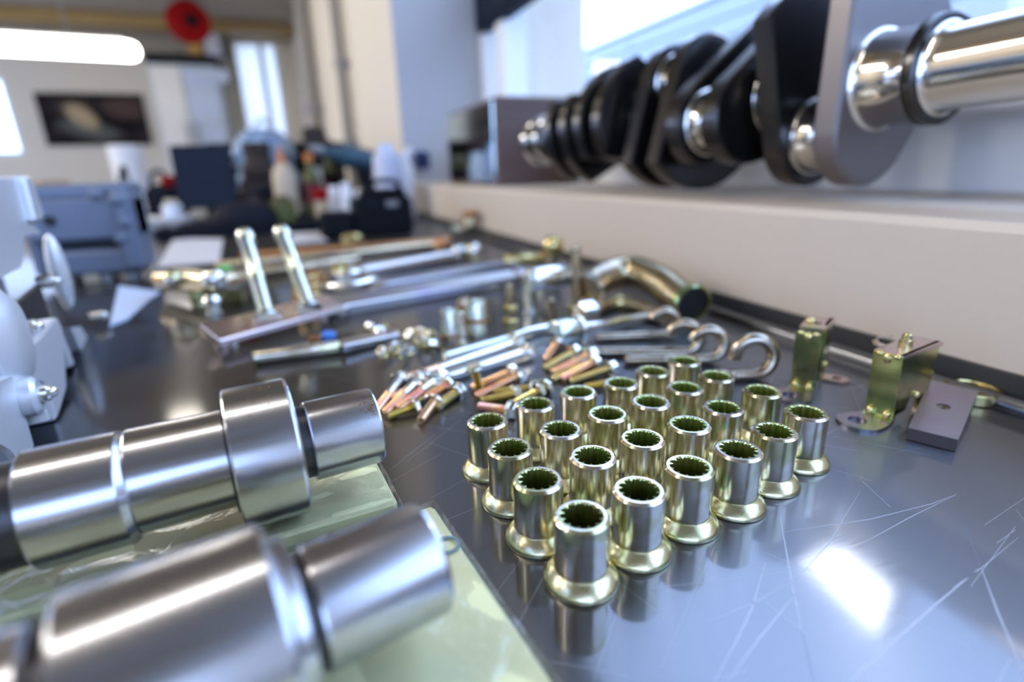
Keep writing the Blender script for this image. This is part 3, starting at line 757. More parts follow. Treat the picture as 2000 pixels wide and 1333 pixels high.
heap2 = [('gold', (0.0729, 0.229, 0.0018), (0.0706, 0.2299, 0.012)), ('rose', (0.0689, 0.2304, 0.002), (0.09, 0.237, 0.004)), ('rose', (0.0681, 0.2209, 0.0019), (0.0921, 0.2319, 0.0032)), ('gold', (0.0775, 0.2221, 0.002), (0.0936, 0.2156, 0.0036)),
         ('gold', (0.0687, 0.2152, 0.0018), (0.084, 0.2141, 0.0026)), ('rose', (0.066, 0.2103, 0.0018), (0.076, 0.198, 0.003)), ('gold', (0.0798, 0.2049, 0.0018), (0.0939, 0.2103, 0.003)), ('gold', (0.0865, 0.2078, 0.0018), (0.0994, 0.213, 0.003))]
for i, (k, a, b) in enumerate(from_left(heap2, mid)): bolt(k, a, b, '%s, %s from the left in the heap behind the rear sleeve nuts' % (D1[k], ORD[i]), 'bolts heaped behind the rear sleeve nuts')
heap3 = [('rose', (0.1187, 0.2514, 0.0018), (0.1314, 0.2654, 0.004)), ('gold', (0.1126, 0.2397, 0.002), (0.1331, 0.2485, 0.0046)), ('rose', (0.1122, 0.2304, 0.003), (0.1367, 0.2379, 0.0056)), ('rose', (0.1136, 0.2217, 0.002), (0.1332, 0.2274, 0.005)),
         ('gold', (0.1162, 0.2179, 0.0018), (0.1388, 0.2204, 0.0036)), ('gold', (0.1187, 0.2081, 0.0018), (0.1315, 0.2057, 0.003)), ('gold', (0.1097, 0.2241, 0.0018), (0.1296, 0.2329, 0.0026))]
for i, (k, a, b) in enumerate(from_left(heap3, mid)): bolt(k, a, b, '%s, %s from the left in the heap before the capped hook rod' % (D1[k], ORD[i]), 'bolts heaped before the capped hook rod')
bolt('long', (0.0405, 0.2549, 0.003), (0.1114, 0.2806, 0.0038), 'very long silver bolt with pink thread, the farther of two side by side', 'two very long bolts')
bolt('long', (0.0423, 0.2436, 0.003), (0.1101, 0.2627, 0.0038), 'very long silver bolt with pink thread, the nearer of two side by side', 'two very long bolts')
st = thing('threaded_rod', 'pale threaded rod with a plain bent end behind the two long bolts', 'rod')
a, b = V((0.0689, 0.2799, 0.0028)), V((0.1105, 0.2934, 0.0028))
MB().lathe(thread(0, (b - a).length, .0027, .0016), 14, frame(a, b - a)).build('thread', 'zinc_teal', st, ang=60)
MB().tube(spline([b, V((0.121, 0.298, 0.003)), V((0.1336, 0.3025, 0.0034)), V((0.1471, 0.3046, 0.0034))], 6), .0023, 12).build('bent_end', 'zinc_silver', st)

NUTP = None
def nut(pt, label, group, s=1.0, m='zinc_gold', axis=(0, 0, 1)):
    global NUTP
    axis = Vector(axis).normalized(); pt = V(pt); pt.z += .0038 * s * math.sqrt(max(0, 1 - axis.z ** 2)) + .0001
    M = frame(pt, axis) @ Matrix.Rotation(random.uniform(0, 1), 4, 'Z') @ Matrix.Diagonal((s, s, s, 1))
    if NUTP is None:
        t = thing('flange_nut', label, 'nut', M, group)
        MB().torus_lathe([(.0016, 0), (.0037, 0), (.0038, .0005), (.0033, .0010), (.0016, .0010)], 20).build('flange', 'zinc_gold', t)
        b = MB(); h = hexa(.0031)
        n = 24; O = []
        for i in range(n):
            a = 2 * PI * i / n; aa = (a + PI / 6) % (PI / 3) - PI / 6; O.append(.0031 * math.cos(PI / 6) / math.cos(aa))
        P = lambda r, z: [V(r[i] * math.cos(2 * PI * i / n + PI / 6), r[i] * math.sin(2 * PI * i / n + PI / 6), z) for i in range(n)]
        I = [.0016] * n
        b.quads([P(I, .0008), P(O, .0008), P(O, .0034), P([o * .92 for o in O], .0038), P(I, .0038), P(I, .0008)], True, False, False).build('hexagon', 'zinc_silver', t, ang=25)
        NUTP = t; return t
    return dup(NUTP, M, label, group)
for i, p in enumerate(from_left([(0.0387, 0.3009, 0), (0.044, 0.3042, 0), (0.0472, 0.2937, 0), (0.0524, 0.302, 0), (0.0479, 0.3137, 0)], V)):
    nut(p, 'small gold flange nut, %s from the left in the cluster before the long bolts' % ORD[i], 'flange nuts before the long bolts', 1.05, axis=(random.uniform(-.9, .9), random.uniform(-.9, .4), .8))
for i, p in enumerate(from_left([(0.0375, 0.356, 0), (0.0417, 0.3435, -0), (0.0477, 0.3559, 0), (0.0499, 0.3369, 0)], V)):
    nut(p, 'small flange nut, %s from the left at the tail of the grey bar pin' % ORD[i], 'flange nuts at the end of the bar pin', 1.1, axis=(random.uniform(-.9, .9), random.uniform(-.9, .4), .8))
for i, (p, ax) in enumerate(from_left([((0.0606, 0.3242, -0), (0, 0, 1)), ((0.066, 0.3261, 0), (0, 0, 1)), ((0.0689, 0.3175, 0), (0, 0, 1)), ((0.0683, 0.3044, 0), (0, 0, 1)), ((0.0635, 0.3112, 0), (0, 0, 1))], lambda it: it[0])):
    nut(p, 'gold flange nut, %s from the left in the cluster beside the upright bushes' % ORD[i], 'flange nuts left of the upright bushes', 1.2, axis=(random.uniform(-.9, .9), random.uniform(-.9, .4), .8))

# upright bushes
def bush(label, p, r, h, band, m='post_zinc'):
    t = thing('bush', label, 'bush', V(p))
    MB().torus_lathe([(r * .55, 0), (r * 1.0, 0), (r * 1.05, h * .05), (r, h * .1), (r, h * .93), (r * .9, h), (r * .62, h), (r * .55, h * .95)], 28).build('bush_body', m, t)
    MB().torus_lathe([(r * .98, h * band), (r * 1.12, h * band), (r * 1.12, h * (band + .12)), (r * .98, h * (band + .12))], 28).build('copper_band', 'copper', t)
bush('silver upright bush with a red-brown band low down, left of the pair', (0.0835, 0.3171, 0), .0062, .0200, .12)
bush('silver upright bush with a red-brown band at half height, right of the pair', (0.1016, 0.3176, 0), .0072, .0235, .42)
bush('low grey bush standing just behind the banded pair', (0.1022, 0.344, 0), .0058, .0190, .7, 'zinc_brown')
pn = thing('upright_pin', 'thin bright pin on a round foot between the two banded bushes', 'pin', V((0.0875, 0.3057, -0)))
MB().lathe([(.0045, 0), (.0045, .001), (.0022, .002), (.0018, .0035), (.0018, .0200), (.0012, .0206)], 16).build('pin_body', 'zinc_silver', pn)

# ------------------------------------------------------------------ hook bolts by the wall
def hook(label, a, b, r, R, turn, tm='hook_zinc'):
    a, b = V(a), V(b); d = (b - a).normalized(); L = (b - a).length
    t = thing('hook_bolt', label, 'bolt')
    c = a + d * L * .50
    MB().lathe(thread(0, L * .50, r * 1.02, .0022), 16, frame(a, d)).build('thread', tm, t, ang=60)
    side = V(-d.y, d.x, 0)
    pts = [c, c + d * L * .25, b]
    ce = b + V(0, 0, R)
    for k in range(1, 15):
        an = -PI / 2 + turn * k / 14
        pts.append(ce + d * R * math.cos(an) + V(0, 0, 1) * R * math.sin(an) + side * (.0045 * k / 14))
    rad = [r] * len(pts)
    MB().tube(pts, rad, 14).build('hook', 'hook_zinc', t, ang=60)
HB = 'hook bolts lying beside the wall'
for lab, a, b, r, R, tn in (('first', (0.162, 0.2705, 0.0031), (0.2025, 0.2565, 0.0031), .0028, .0072, 4.4), ('second', (0.1472, 0.2481, 0.0031), (0.192, 0.2255, 0.0031), .0030, .0078, 4.5),
                           ('third', (0.155, 0.2291, 0.0031), (0.1956, 0.2106, 0.0031), .0030, .0078, 4.5), ('fourth', (0.1811, 0.1915, 0.0031), (0.2, 0.1836, 0.0031), .0032, .0088, 4.9)):
    h = hook('brown zinc hook bolt with its eye curled up, %s counting from the far one' % lab, a, b, r, R, tn)
for o in C.objects:
    if o.name.startswith('hook_bolt'): o['group'] = HB
# capped hook rod and bright nut
cp = thing('capped_rod', 'bent silver rod with a fat pale cap on its near end', 'rod')
a, b = V((0.1342, 0.2725, 0.0085)), V((0.1537, 0.2766, 0.0085))
d = (b - a); L = d.length
MB().lathe([(.0068, 0), (.0078, .0006), (.0082, .002), (.0082, L * .82), (.0078, L * .86)], 32, frame(a, d)).build('cap', 'zinc_teal', cp)
MB().lathe([(.0076, L * .84), (.0084, L * .87), (.0086, L * .95), (.0080, L), (.0030, L + .0002)], 32, frame(a, d)).build('cap_rim', 'zinc_silver', cp)
MB().tube(spline([a + d * .9, b + d * .3, V((0.1733, 0.2803, 0.0075)), V((0.1966, 0.2895, 0.0055)), V((0.2253, 0.292, 0.004))], 6), .0031, 14).build('rod', 'zinc_silver', cp)
bn = thing('hex_nut', 'bright silver hexagon nut lying against the capped rod', 'nut', frame(V((0.1701, 0.3071, 0.0082)), V((0.1874, 0.3101, 0.0082)) - V((0.1701, 0.3071, 0.0082)), (0, 0, 1)))
MB().prism(hexa(.0080), 0, .0125, bev=.0008).build('nut_body', 'zinc_silver', bn, ang=25)
MB().lathe([(.0036, .0123), (.0036, .0128)], 18).build('bore', 'hole_shade', bn)

# tall studs and fittings behind
def stud(name, label, p, r, h, m, nuts=(), top=None):
    t = thing(name, label, 'stud' if name.endswith('stud') else 'fitting', Matrix.Translation(V(p)))
    MB().lathe(thread(0, h, r, r * .5), 14).build('thread', m, t, ang=60)
    for z, rr, hh in nuts: MB().prism(hexa(rr), z, z + hh, bev=rr * .1).build('nut', 'zinc_gold', t, ang=25)
    return t
stud('threaded_stud', 'tall dark-gold threaded stud standing behind the bright hexagon nut', (0.1867, 0.3425, 0), .0040, .0480, 'zinc_brown', [(0, .0062, .005)])
stud('threaded_stud', 'short threaded stud standing behind the pale cap', (0.1544, 0.3165, 0), .0028, .0185, 'zinc_brown', [(0, .005, .003)])
stud('threaded_stud', 'dark-gold threaded stud with two nuts, standing left of the lever fork', (0.1304, 0.332, 0), .0034, .0290, 'zinc_brown', [(0, .0066, .0045), (.010, .0060, .004)])
lf = thing('lever_fork', 'pale teal upright lever fork with a horizontal silver boss', 'lever', V((0.1545, 0.3531, 0)))
u = (V((0.2222, 0.4215, 0)) - V((0.1799, 0.4102, 0))); u.z = 0; u.normalize()
FMx = frame((0, 0, 0), u, (0, 0, 1))
MB().prism(hull(circ(.006, 0, .0042, 16) + circ(.027, 0, .0046, 16)), -.003, .003, FMx, bev=.0008).build('cheek', 'zinc_teal', lf)
MB().prism(hull(circ(.012, 0, .0036, 16) + circ(.027, 0, .0046, 16)), .0095, .0130, FMx, bev=.0008).build('cheek', 'zinc_teal', lf)
MB().lathe([(.0078, -.001), (.0090, .002), (.0090, .038), (.0082, .040)], 28, FMx @ Matrix.Translation((.0245, 0, 0))).build('boss', 'zinc_silver', lf)
MB().lathe([(.0060, 0), (.0060, .0012), (.0030, .002), (.0026, .010)], 18).build('foot', 'zinc_silver', lf)

# bent tubes
bt = thing('bent_tube', 'thick bent zinc tube with a flared open end, against the wall', 'tube')
pts = spline([V((0.1948, 0.3374, 0.0165)), V((0.2103, 0.3474, 0.02)), V((0.2281, 0.352, 0.023)), V((0.2408, 0.3432, 0.024)), V((0.24, 0.3146, 0.022)), V((0.2384, 0.2926, 0.0175)), V((0.2358, 0.2756, 0.015))], 6)
n = len(pts); rad = [.0118 + .0008 * math.sin(PI * i / n) for i in range(n)]
MB().tube(pts, rad, 24, cap=True).build('tube_body', 'zinc_brown', bt, ang=60)
d = (pts[-1] - pts[-3]).normalized()
MB().torus_lathe([(.0108, -.004), (.0128, -.003), (.0136, 0), (.0136, .003), (.0126, .0042), (.0112, .0042), (.0110, .0), (.0108, -.0035)], 32, frame(pts[-1], d)).build('flared_end', 'zinc_green', bt)
MB().lathe([(.0111, .0006), (.0111, .0012)], 28, frame(pts[-1], d)).build('bore', 'hole_shade', bt)
d = (pts[0] - pts[2]).normalized()
MB().torus_lathe([(.0108, -.003), (.0128, -.002), (.0136, 0), (.0136, .003), (.0112, .0035)], 32, frame(pts[0], d)).build('flared_end', 'zinc_silver', bt)
b2 = thing('thin_tube', 'thin brown zinc tube lying under the thick bent tube', 'tube')
pts = spline([V((0.1895, 0.3206, 0.0055)), V((0.215, 0.3306, 0.0055)), V((0.2227, 0.3125, 0.0055)), V((0.2201, 0.2798, 0.0055))], 6)
MB().tube(pts, .0052, 16).build('tube_body', 'zinc_brown', b2, ang=60)
MB().torus_lathe([(.0052, -.001), (.0062, 0), (.0062, .004), (.0052, .005)], 20, frame(pts[6], pts[7] - pts[6])).build('sleeve', 'zinc_gold', b2)

# ------------------------------------------------------------------ bars, rods and levers farther back
def along(a, b, r0=.0): 
    a, b = V(a), V(b); return a, b, (b - a), (b - a).length
def flatbar(name, label, cat, a, b, wd, ht, m, taper=1.0, ends=True, tilt=0):
    a, b, d, L = along(a, b); a.z += math.sin(tilt) * wd / 2; t = thing(name, label, cat, frame(a, d, (0, 0, 1)) @ Matrix.Rotation(tilt, 4, 'Z'))
    # local x up, y side, z along
    rings = []
    for k in range(9):
        f = k / 8; h = ht * (1 + (taper - 1) * f); w_ = wd * (1 + (taper - 1) * f)
        e = .12 * min(h, w_)
        rings.append([V(x, y, L * f) for x, y in ((0, -w_ / 2), (h - e, -w_ / 2), (h, -w_ / 2 + e), (h, w_ / 2 - e), (h - e, w_ / 2), (0, w_ / 2))])
    MB().quads(rings).build('bar', m, t, ang=25)
    if ends:
        for z in (0, L): MB().lathe([(wd * .62, -.0), (wd * .66, .001), (wd * .66, ht * taper * 1.1), (wd * .6, ht * taper * 1.2)], 24, frame((0, 0, z), (1, 0, 0))).build('eye', m, t)
    return t
flatbar('lever_bar', 'broad flat silver lever with a violet sheen, longest on the bench', 'lever', (0.0208, 0.4251, 0), (0.1977, 0.4675, 0), .018, .008, 'bar_steel', .8, tilt=.35)
flatbar('lever_bar', 'second flat lever lying behind the broad violet one', 'lever', (0.0659, 0.4957, 0), (0.2132, 0.5346, 0), .012, .007, 'bar_steel', .9, tilt=.3)
def rodlink(label, a, b, r, m, balls=.0, bm='zinc_gold'):
    a, b, d, L = along(a, b); t = thing('link_rod', label, 'rod', frame(a, d, (0, 0, 1)))
    MB().lathe([(r * .9, 0), (r, .001), (r, L - .001), (r * .9, L)], 16).build('rod', m, t)
    if balls:
        for z in (-balls * .6, L + balls * .6):
            MB().ball((0, 0, z), balls, n=16).build('ball_end', bm, t)
            MB().prism(hexa(r * 1.5), z + (balls * .5 if z < 0 else -balls * .5 - r * 2), z + (balls * .5 + r * 2 if z < 0 else -balls * .5), bev=r * .1).build('lock_nut', 'zinc_silver', t, ang=25)
            MB().lathe([(balls * .6, -balls * .95), (balls * .6, -balls * .4)], 12, frame((0, 0, z), (1, 0, 0))).build('socket', bm, t)
    return t
rodlink('silver link rod with a brass-coloured ball end near the wall', (0.037, 0.5387, 0.008), (0.1797, 0.609, 0.008), .0075, 'bar_steel', .011)
rodlink('short bright yellow zinc rod lying beside the wall', (0.2042, 0.5352, 0.0085), (0.2493, 0.5305, 0.0085), .0062, 'zinc_gold')
rodlink('dark brown rod across the bench, nearest of the far rods', (-0.0768, 0.6178, 0.006), (0.0652, 0.648, 0.006), .0055, 'zinc_brown')
rodlink('dark brown rod across the bench, middle of the far rods', (-0.0896, 0.6952, 0.006), (0.1836, 0.7232, 0.006), .0055, 'zinc_brown')
rodlink('dark red-brown rod, farthest across the bench before the black case', (-0.0679, 0.7689, 0.006), (0.2079, 0.7578, 0.006), .005, 'copper')
bjt = thing('ball_stack', 'gold ball fitting on a stacked nut beside the wall', 'fitting', V((0.2364, 0.4804, -0)))
MB().prism(hexa(.0085), 0, .007, bev=.0008).build('nut', 'zinc_gold', bjt, ang=25)
MB().lathe([(.005, .007), (.0055, .009), (.0055, .015), (.0075, .018), (.0075, .021)], 18).build('neck', 'zinc_brown', bjt)
MB().ball((0, 0, .029), .0105, n=18).build('ball', 'zinc_gold', bjt)
gf = thing('elbow_fitting', 'brown elbow fitting at the foot of the wall, far along', 'fitting', V((0.253, 0.843, 0)))
MB().tube(spline([(-.02, 0, .010), (0, 0, .012), (.012, 0, .02), (.014, 0, .036)], 6), .010, 14).build('elbow', 'zinc_brown', gf)
MB().prism(hexa(.013), .030, .040, Matrix.Translation((.014, 0, 0)), bev=.001).build('nut', 'copper', gf, ang=25)
for i, (p, r, lab) in enumerate([((0.1945, 0.6091, 0.011), .010, 'silver'), ((0.1746, 0.6829, 0.01), .010, 'reddish')]):
    t = thing('ball_joint', '%s ball joint lying by the wall near the link rod' % lab, 'joint', V(p[0], p[1], 0))
    MB().ball((0, 0, r + .001), r, n=16).build('ball', 'zinc_silver' if i == 0 else 'copper', t)
    MB().lathe([(r * .8, 0), (r * .9, .001), (r * .7, r * .7)], 18).build('seat', 'zinc_brown', t)
# small brass cap in front of the black case
bc = thing('brass_cap', 'small brown brass cap in front of the black case', 'cap', V((0.0802, 0.8456, 0)))
MB().lathe([(.014, 0), (.016, .002), (.016, .012), (.012, .016), (.005, .017)], 24).build('cap_body', 'zinc_gold', bc)

# stacked discs
ds = thing('stepped_pulley', 'stepped zinc pulley lying flat behind the two posts', 'pulley', V((0.033, 0.4857, 0)))
MB().lathe([(.0330, 0), (.0350, .001), (.0350, .007), (.0330, .008)], 48).build('lower_disc', 'zinc_brown', ds)
MB().lathe([(.0270, .008), (.0290, .009), (.0290, .0145), (.0270, .0165)], 48).build('middle_disc', 'zinc_silver', ds)
MB().lathe([(.0190, .0165), (.0205, .0175), (.0205, .0225), (.0180, .0245)], 40).build('upper_disc', 'zinc_silver', ds)
MB().lathe([(.0065, .0245), (.0065, .029), (.0055, .0295)], 24).build('hub', 'zinc_gold', ds)
wsx = V((0.0044, 0.4757, 0))
for i in range(8):
    r = .0150 - .0006 * i
    t = thing('washer', 'brass-coloured washer, %s from the bottom of its small stack' % ORD[i], 'washer', V(wsx.x + .0004 * (i % 2), wsx.y, .0034 * i), 'washers stacked beside the pulley')
    MB().torus_lathe([(.004, 0), (r - .0003, 0), (r, .0005), (r, .0028), (r - .0003, .0033), (.004, .0033)], 28).build('ring', 'copper' if i % 2 else 'zinc_gold', t)

# flat bar with two upright posts
a, b = V((-0.0577, 0.3637, 0.0075)), V((0.0211, 0.417, 0.0075)); a.z = b.z = 0
d = b - a; L = d.length
pb = thing('post_bar', 'rose-tinted flat bar carrying two upright silver posts', 'bar', frame(a, d, (0, 0, 1)))
MB().box((.0098, 0, L / 2), (.005, .022, L), Matrix.Translation((.0004, 0, 0)) @ Matrix.Translation((.0098, 0, 0)) @ Matrix.Rotation(math.radians(20), 4, 'Z') @ Matrix.Translation((-.0098, 0, 0)), bev=.0008).build('bar', 'zinc_rose', pb)
for z in (.008, L - .012): MB().lathe([(.0038, 0), (.0042, .0005), (.0042, .0072), (.0038, .0075)], 18, frame((0, 0, z), (1, 0, 0))).build('foot', 'zinc_rose', pb)
IM = pb.matrix_world.inverted()
for bx_, tx in (((-0.0244, 0.3797, 0.0123), (-0.0332, 0.4305, 0.0674)), ((0.0025, 0.3925, 0.0123), (-0.0094, 0.443, 0.0669))):
    P0, P1 = IM @ V(bx_), IM @ V(tx); P0.x = .0123; dd = (P1 - P0); l = dd.length
    post = MB().lathe([(.0088, -.0002), (.0092, .0012), (.0078, .0036), (.0050, .0050), (.0050, l * .40), (.0053, l * .42), (.0053, l * .48), (.0050, l * .5), (.0050, l * .82), (.0060, l * .84), (.0060, l * .94), (.0048, l * .97), (.0020, l)], 24, frame(P0, dd)).build('post', 'post_zinc', pb, ang=40)
bp_ = thing('bar_pin', 'olive-gold round bar pin with a flat grey tail, nearest of the bars', 'pin')
a, b = V((-0.0319, 0.3227, 0.0044)), V((0.0152, 0.3213, 0.0044))
MB().lathe([(.0034, 0), (.0042, .0008), (.0042, (b - a).length - .001), (.0036, (b - a).length)], 20, frame(a, b - a)).build('pin_body', 'zinc_olive', bp_)
c2 = V((0.051, 0.3343, 0.003)); d = c2 - b
FM2 = frame(b, d, (0, 0, 1))
MB().box((0, 0, d.length / 2), (.005, .013, d.length), FM2, bev=.0008).build('tail', 'bar_steel', bp_)
bl_ = thing('plug', 'small blue plastic plug behind the olive-gold bar pin', 'plug', V((0.011, 0.3544, -0)))
MB().lathe([(.0045, 0), (.005, .0008), (.005, .004), (.003, .0055)], 18).build('plug_body', 'blue_tag', bl_)
cpx = thing('plug', 'small copper-coloured plug beside the blue one', 'plug', V((0.003, 0.3537, 0)))
MB().lathe([(.004, 0), (.0045, .0008), (.0045, .0035), (.003, .0045)], 18).build('plug_body', 'copper', cpx)

# far left levers
lv = thing('pedal_lever', 'dark curved pedal lever lying left of the posts', 'lever')
pts = spline([V((-0.1158, 0.56, 0.016)), V((-0.0896, 0.5278, 0.019)), V((-0.0627, 0.4968, 0.02)), V((-0.0421, 0.5446, 0.014))], 6)
MB().tube(pts, .0095, 14).build('lever_arm', 'zinc_brown', lv, ang=60)
MB().lathe([(.0220, 0), (.0230, .001), (.0230, .013), (.0220, .014)], 32, Matrix.Translation(V((-0.074, 0.555, 0)))).build('hub', 'zinc_green', lv)
MB().ball(V((-0.0642, 0.4782, 0.026)), .009, n=16).build('chrome_nut', 'zinc_silver', lv)
MB().ball(V((-0.1005, 0.5222, 0.022)), .008, n=16).build('pivot_ball', 'zinc_olive', lv)
gt = thing('green_cap', 'small green cap standing behind the dark pedal lever', 'cap', V((-0.0729, 0.6252, 0)))
MB().lathe([(.007, 0), (.0078, .001), (.0078, .012), (.006, .015)], 20).build('cap_body', 'green_tag', gt)
kn = thing('chrome_knob', 'chrome knob on the bench in front of the dark pedal lever', 'knob', V((-0.0683, 0.473, 0)))
MB().lathe([(.006, 0), (.006, .002), (.004, .003), (.004, .005), (.0065, .008), (.0068, .011), (.0045, .0145)], 20).build('knob_body', 'zinc_silver', kn)

# ------------------------------------------------------------------ aluminium castings at the left
GO = (-.112, .235, 0); GU = V(-.179, .984, 0).normalized(); GV = V(GU.y, -GU.x, 0)
GM = Matrix(((GU.x, GV.x, 0, GO[0]), (GU.y, GV.y, 0, GO[1]), (0, 0, 1, 0), (0, 0, 0, 1)))     # local u, v(out), z
cs = thing('engine_casting', 'bright aluminium engine casting standing at the left edge, nearest the shafts', 'casting', GM)
SP = Matrix(((1, 0, 0, 0), (0, 0, -1, 0), (0, 1, 0, 0), (0, 0, 0, 1)))       # prism x->u, y->z, z-> -v
def gpl(name, px, v, th, m='aluminium', bev=.0015):
    return MB().prism([(p[0], max(p[2], .0002)) for p in px], -v, -v + th, SP, bev=bev).build(name, m, cs, ang=30)
MB().box((.108, -.098, .050), (.22, .13, .092), bev=.008).build('housing', 'aluminium', cs)
MB().box((.095, -.0105, .021), (.21, .003, .040)).build('slot_shadow', 'hole_shade', cs)
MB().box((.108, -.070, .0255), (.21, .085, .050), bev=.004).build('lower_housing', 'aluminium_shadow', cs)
gpl('skirt_plate', [(-0.00593, 0.00600, 0.03811), (0.02054, 0.00600, 0.03248), (0.01861, 0.00600, 0.01955), (0.01484, 0.00600, 0.00250), (0.00529, 0.00600, 0.00057), (-0.01090, 0.00600, 0.00735), (-0.01428, 0.00600, 0.01309), (-0.02140, 0.00600, 0.01896), (-0.02685, 0.00600, 0.02219)], .006, .016)
gpl('web_plate', [(0.02757, 0.00900, 0.03799), (0.06456, 0.00900, 0.03640), (0.11112, 0.00900, 0.03484), (0.11624, 0.00900, 0.02796), (0.08410, 0.00900, 0.00371), (0.05910, 0.00900, 0.00098), (0.04614, 0.00900, 0.00085), (0.04489, 0.00900, 0.01880), (0.02772, 0.00900, 0.02727)], .009, .016)
gpl('slot_leg', [(0.02342, 0.01150, 0.02425), (0.03027, 0.01150, 0.02262), (0.03078, 0.01150, 0.00824), (0.02130, 0.01150, 0.00966)], .0115, .010, bev=.0006)
gpl('slot_leg', [(0.12031, 0.00600, 0.02462), (0.13159, 0.00600, 0.02248), (0.13823, 0.00600, 0.00068), (0.12508, 0.00600, 0.00306)], .006, .012, bev=.0006)
gpl('slot_leg', [(0.16159, 0.00600, 0.01786), (0.19385, 0.00600, 0.01101), (0.20640, 0.00600, -0.01743), (0.17195, 0.00600, -0.01013)], .006, .014, bev=.0006)
gpl('cover', [(0.11395, 0.00000, 0.10650), (0.17877, -0.00000, 0.10694), (0.17580, -0.00000, 0.08162), (0.19541, 0.00000, 0.07282), (0.14741, -0.00000, 0.07505), (0.11712, -0.00000, 0.06143), (0.07296, -0.00000, 0.06258), (0.05826, -0.00000, 0.06395)], .0, .018)
gpl('blade', [(0.16754, 0.00400, 0.10678), (0.18632, 0.00400, 0.10713), (0.19351, 0.00400, 0.08459), (0.18341, 0.00400, 0.08085), (0.16283, 0.00400, 0.08272)], .004, .02)
e = V((0.24021, -0.00000, 0.04172))
MB().ball((e.x, -.004, e.z), .0275, (.24, .22, 1.0), 24).build('lens_boss', 'aluminium', cs)
e = V((0.03276, -0.00000, 0.04322))
MB().lathe([(.014, -.03), (.0215, -.006), (.0225, .000), (.0215, .005), (.016, .009), (.006, .010)], 32, frame((e.x, 0, e.z), (0, 1, 0))).build('round_boss', 'aluminium', cs)
e = V((0.01990, -0.00000, 0.02179))
MB().lathe([(.008, -.004), (.008, .002), (.0065, .0035)], 20, frame((e.x, .008, e.z), (0, 1, 0))).build('bolt_boss', 'aluminium', cs)
for q in ((0.15060, 0.00000, 0.04857), (0.24231, -0.00000, 0.00711), (0.07478, -0.00000, 0.03884), (0.02030, -0.00000, 0.02208)):
    MB().lathe([(.0036, -.004), (.0036, .004), (.0022, .0052)], 14, frame((q[0], .010 if q[2] < .03 else .002, q[2]), (0, 1, 0))).ball((q[0], .015 if q[2] < .03 else .007, q[2]), .0024, n=10).build('cap_screw', 'zinc_silver', cs)
for u in (.02, .075, .13, .185): MB().box((u, -.038, .060), (.007, .02, .070), bev=.0015).build('rib', 'aluminium', cs)

c2 = thing('engine_bracket', 'blue-grey cast engine bracket standing behind the bright casting', 'casting', (-.20, .67, 0))
MB().box((.0, .035, .066), (.098, .055, .046), bev=.005).build('upper_body', 'cast_blue', c2)
MB().box((.004, .040, .093), (.088, .060, .016), bev=.004).build('top_flange', 'cast_blue', c2)
MB().box((.006, .030, .022), (.082, .045, .028), bev=.005).build('lower_lip', 'cast_blue', c2)
MB().box((.040, .026, .052), (.018, .06, .080), bev=.005).build('side_column', 'cast_blue', c2)
MB().box((-.044, .036, .040), (.012, .05, .06), bev=.004).build('side_column', 'cast_blue', c2)
MB().box((.0, .040, .040), (.07, .03, .016)).build('slot_shade', 'hole_shade', c2)  # black block put in as the shade inside the slot
MB().lathe([(.0055, 0), (.0055, .0012)], 18, frame((-.024, .0080, .066), (0, -1, 0))).build('bore', 'hole_shade', c2)
for x, z in ((.038, .084), (.041, .062), (.034, .046), (.022, .090)): MB().ball((x, -.004, z), .006, (1, .7, 1), 12).build('boss', 'cast_blue', c2)
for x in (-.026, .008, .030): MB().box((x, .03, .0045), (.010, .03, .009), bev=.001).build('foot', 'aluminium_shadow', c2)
MB().box((-.004, .012, .010), (.014, .004, .018), bev=.001).build('name_plate', 'beige', c2)

# papers on the bench
def sheet(label, pts, m='paper', z=.0012):
    P = [V(p) for p in pts]; o = sum(P, V(0, 0, 0)) / len(P)
    t = MB().prism([(p.x - o.x, p.y - o.y) for p in P], .0001, z).build('paper_sheet', m, smooth=False); t.location = (o.x, o.y, 0)
    tag(t, label, 'paper'); return t
sheet('white paper sheet lying under the dark flat tray, largest of the papers', [(-0.1614, 0.7703, 0), (-0.093, 0.7624, 0), (-0.1154, 1.0553, 0), (-0.2021, 1.1334, 0)])
sheet('small bluish flat sheet lying in front of the blue-grey bracket', [(-0.136, 0.4633, 0), (-0.1292, 0.4816, 0), (-0.1267, 0.5896, 0), (-0.1733, 0.6479, -0)], 'blue_pale')  # thin pale-blue shape flat on the bench top
sheet('white paper corner sticking out beside the black case', [(-0.0133, 0.9092, 0), (0.0476, 0.9103, 0), (0.0397, 1.0608, 0), (-0.013, 1.0705, 0)], z=.0016)

# ------------------------------------------------------------------ clutter at the far end of the bench
bk = thing('tool_case', 'black plastic tool case standing by the wall at the far end', 'case', (.115, .94, 0))
MB().box((.030, .03, .032), (.096, .075, .064), bev=.006).build('case_body', 'black_plastic', bk)
MB().box((.034, .03, .069), (.076, .060, .014), bev=.006).build('lid', 'black_plastic', bk)
MB().box((-.046, .03, .021), (.056, .070, .042), bev=.006).build('side_bin', 'black_plastic', bk)
MB().tube(spline([(.010, .0, .076), (.012, -.004, .086), (.034, -.006, .090), (.056, -.004, .086), (.058, .0, .076)], 5), .004, 10).build('handle', 'black_soft', bk)
MB().box((.044, -.0085, .052), (.020, .003, .010), bev=.001).build('latch', 'grey_mid', bk)
MB().box((.010, -.0085, .052), (.020, .003, .010), bev=.001).build('latch', 'black_soft', bk)

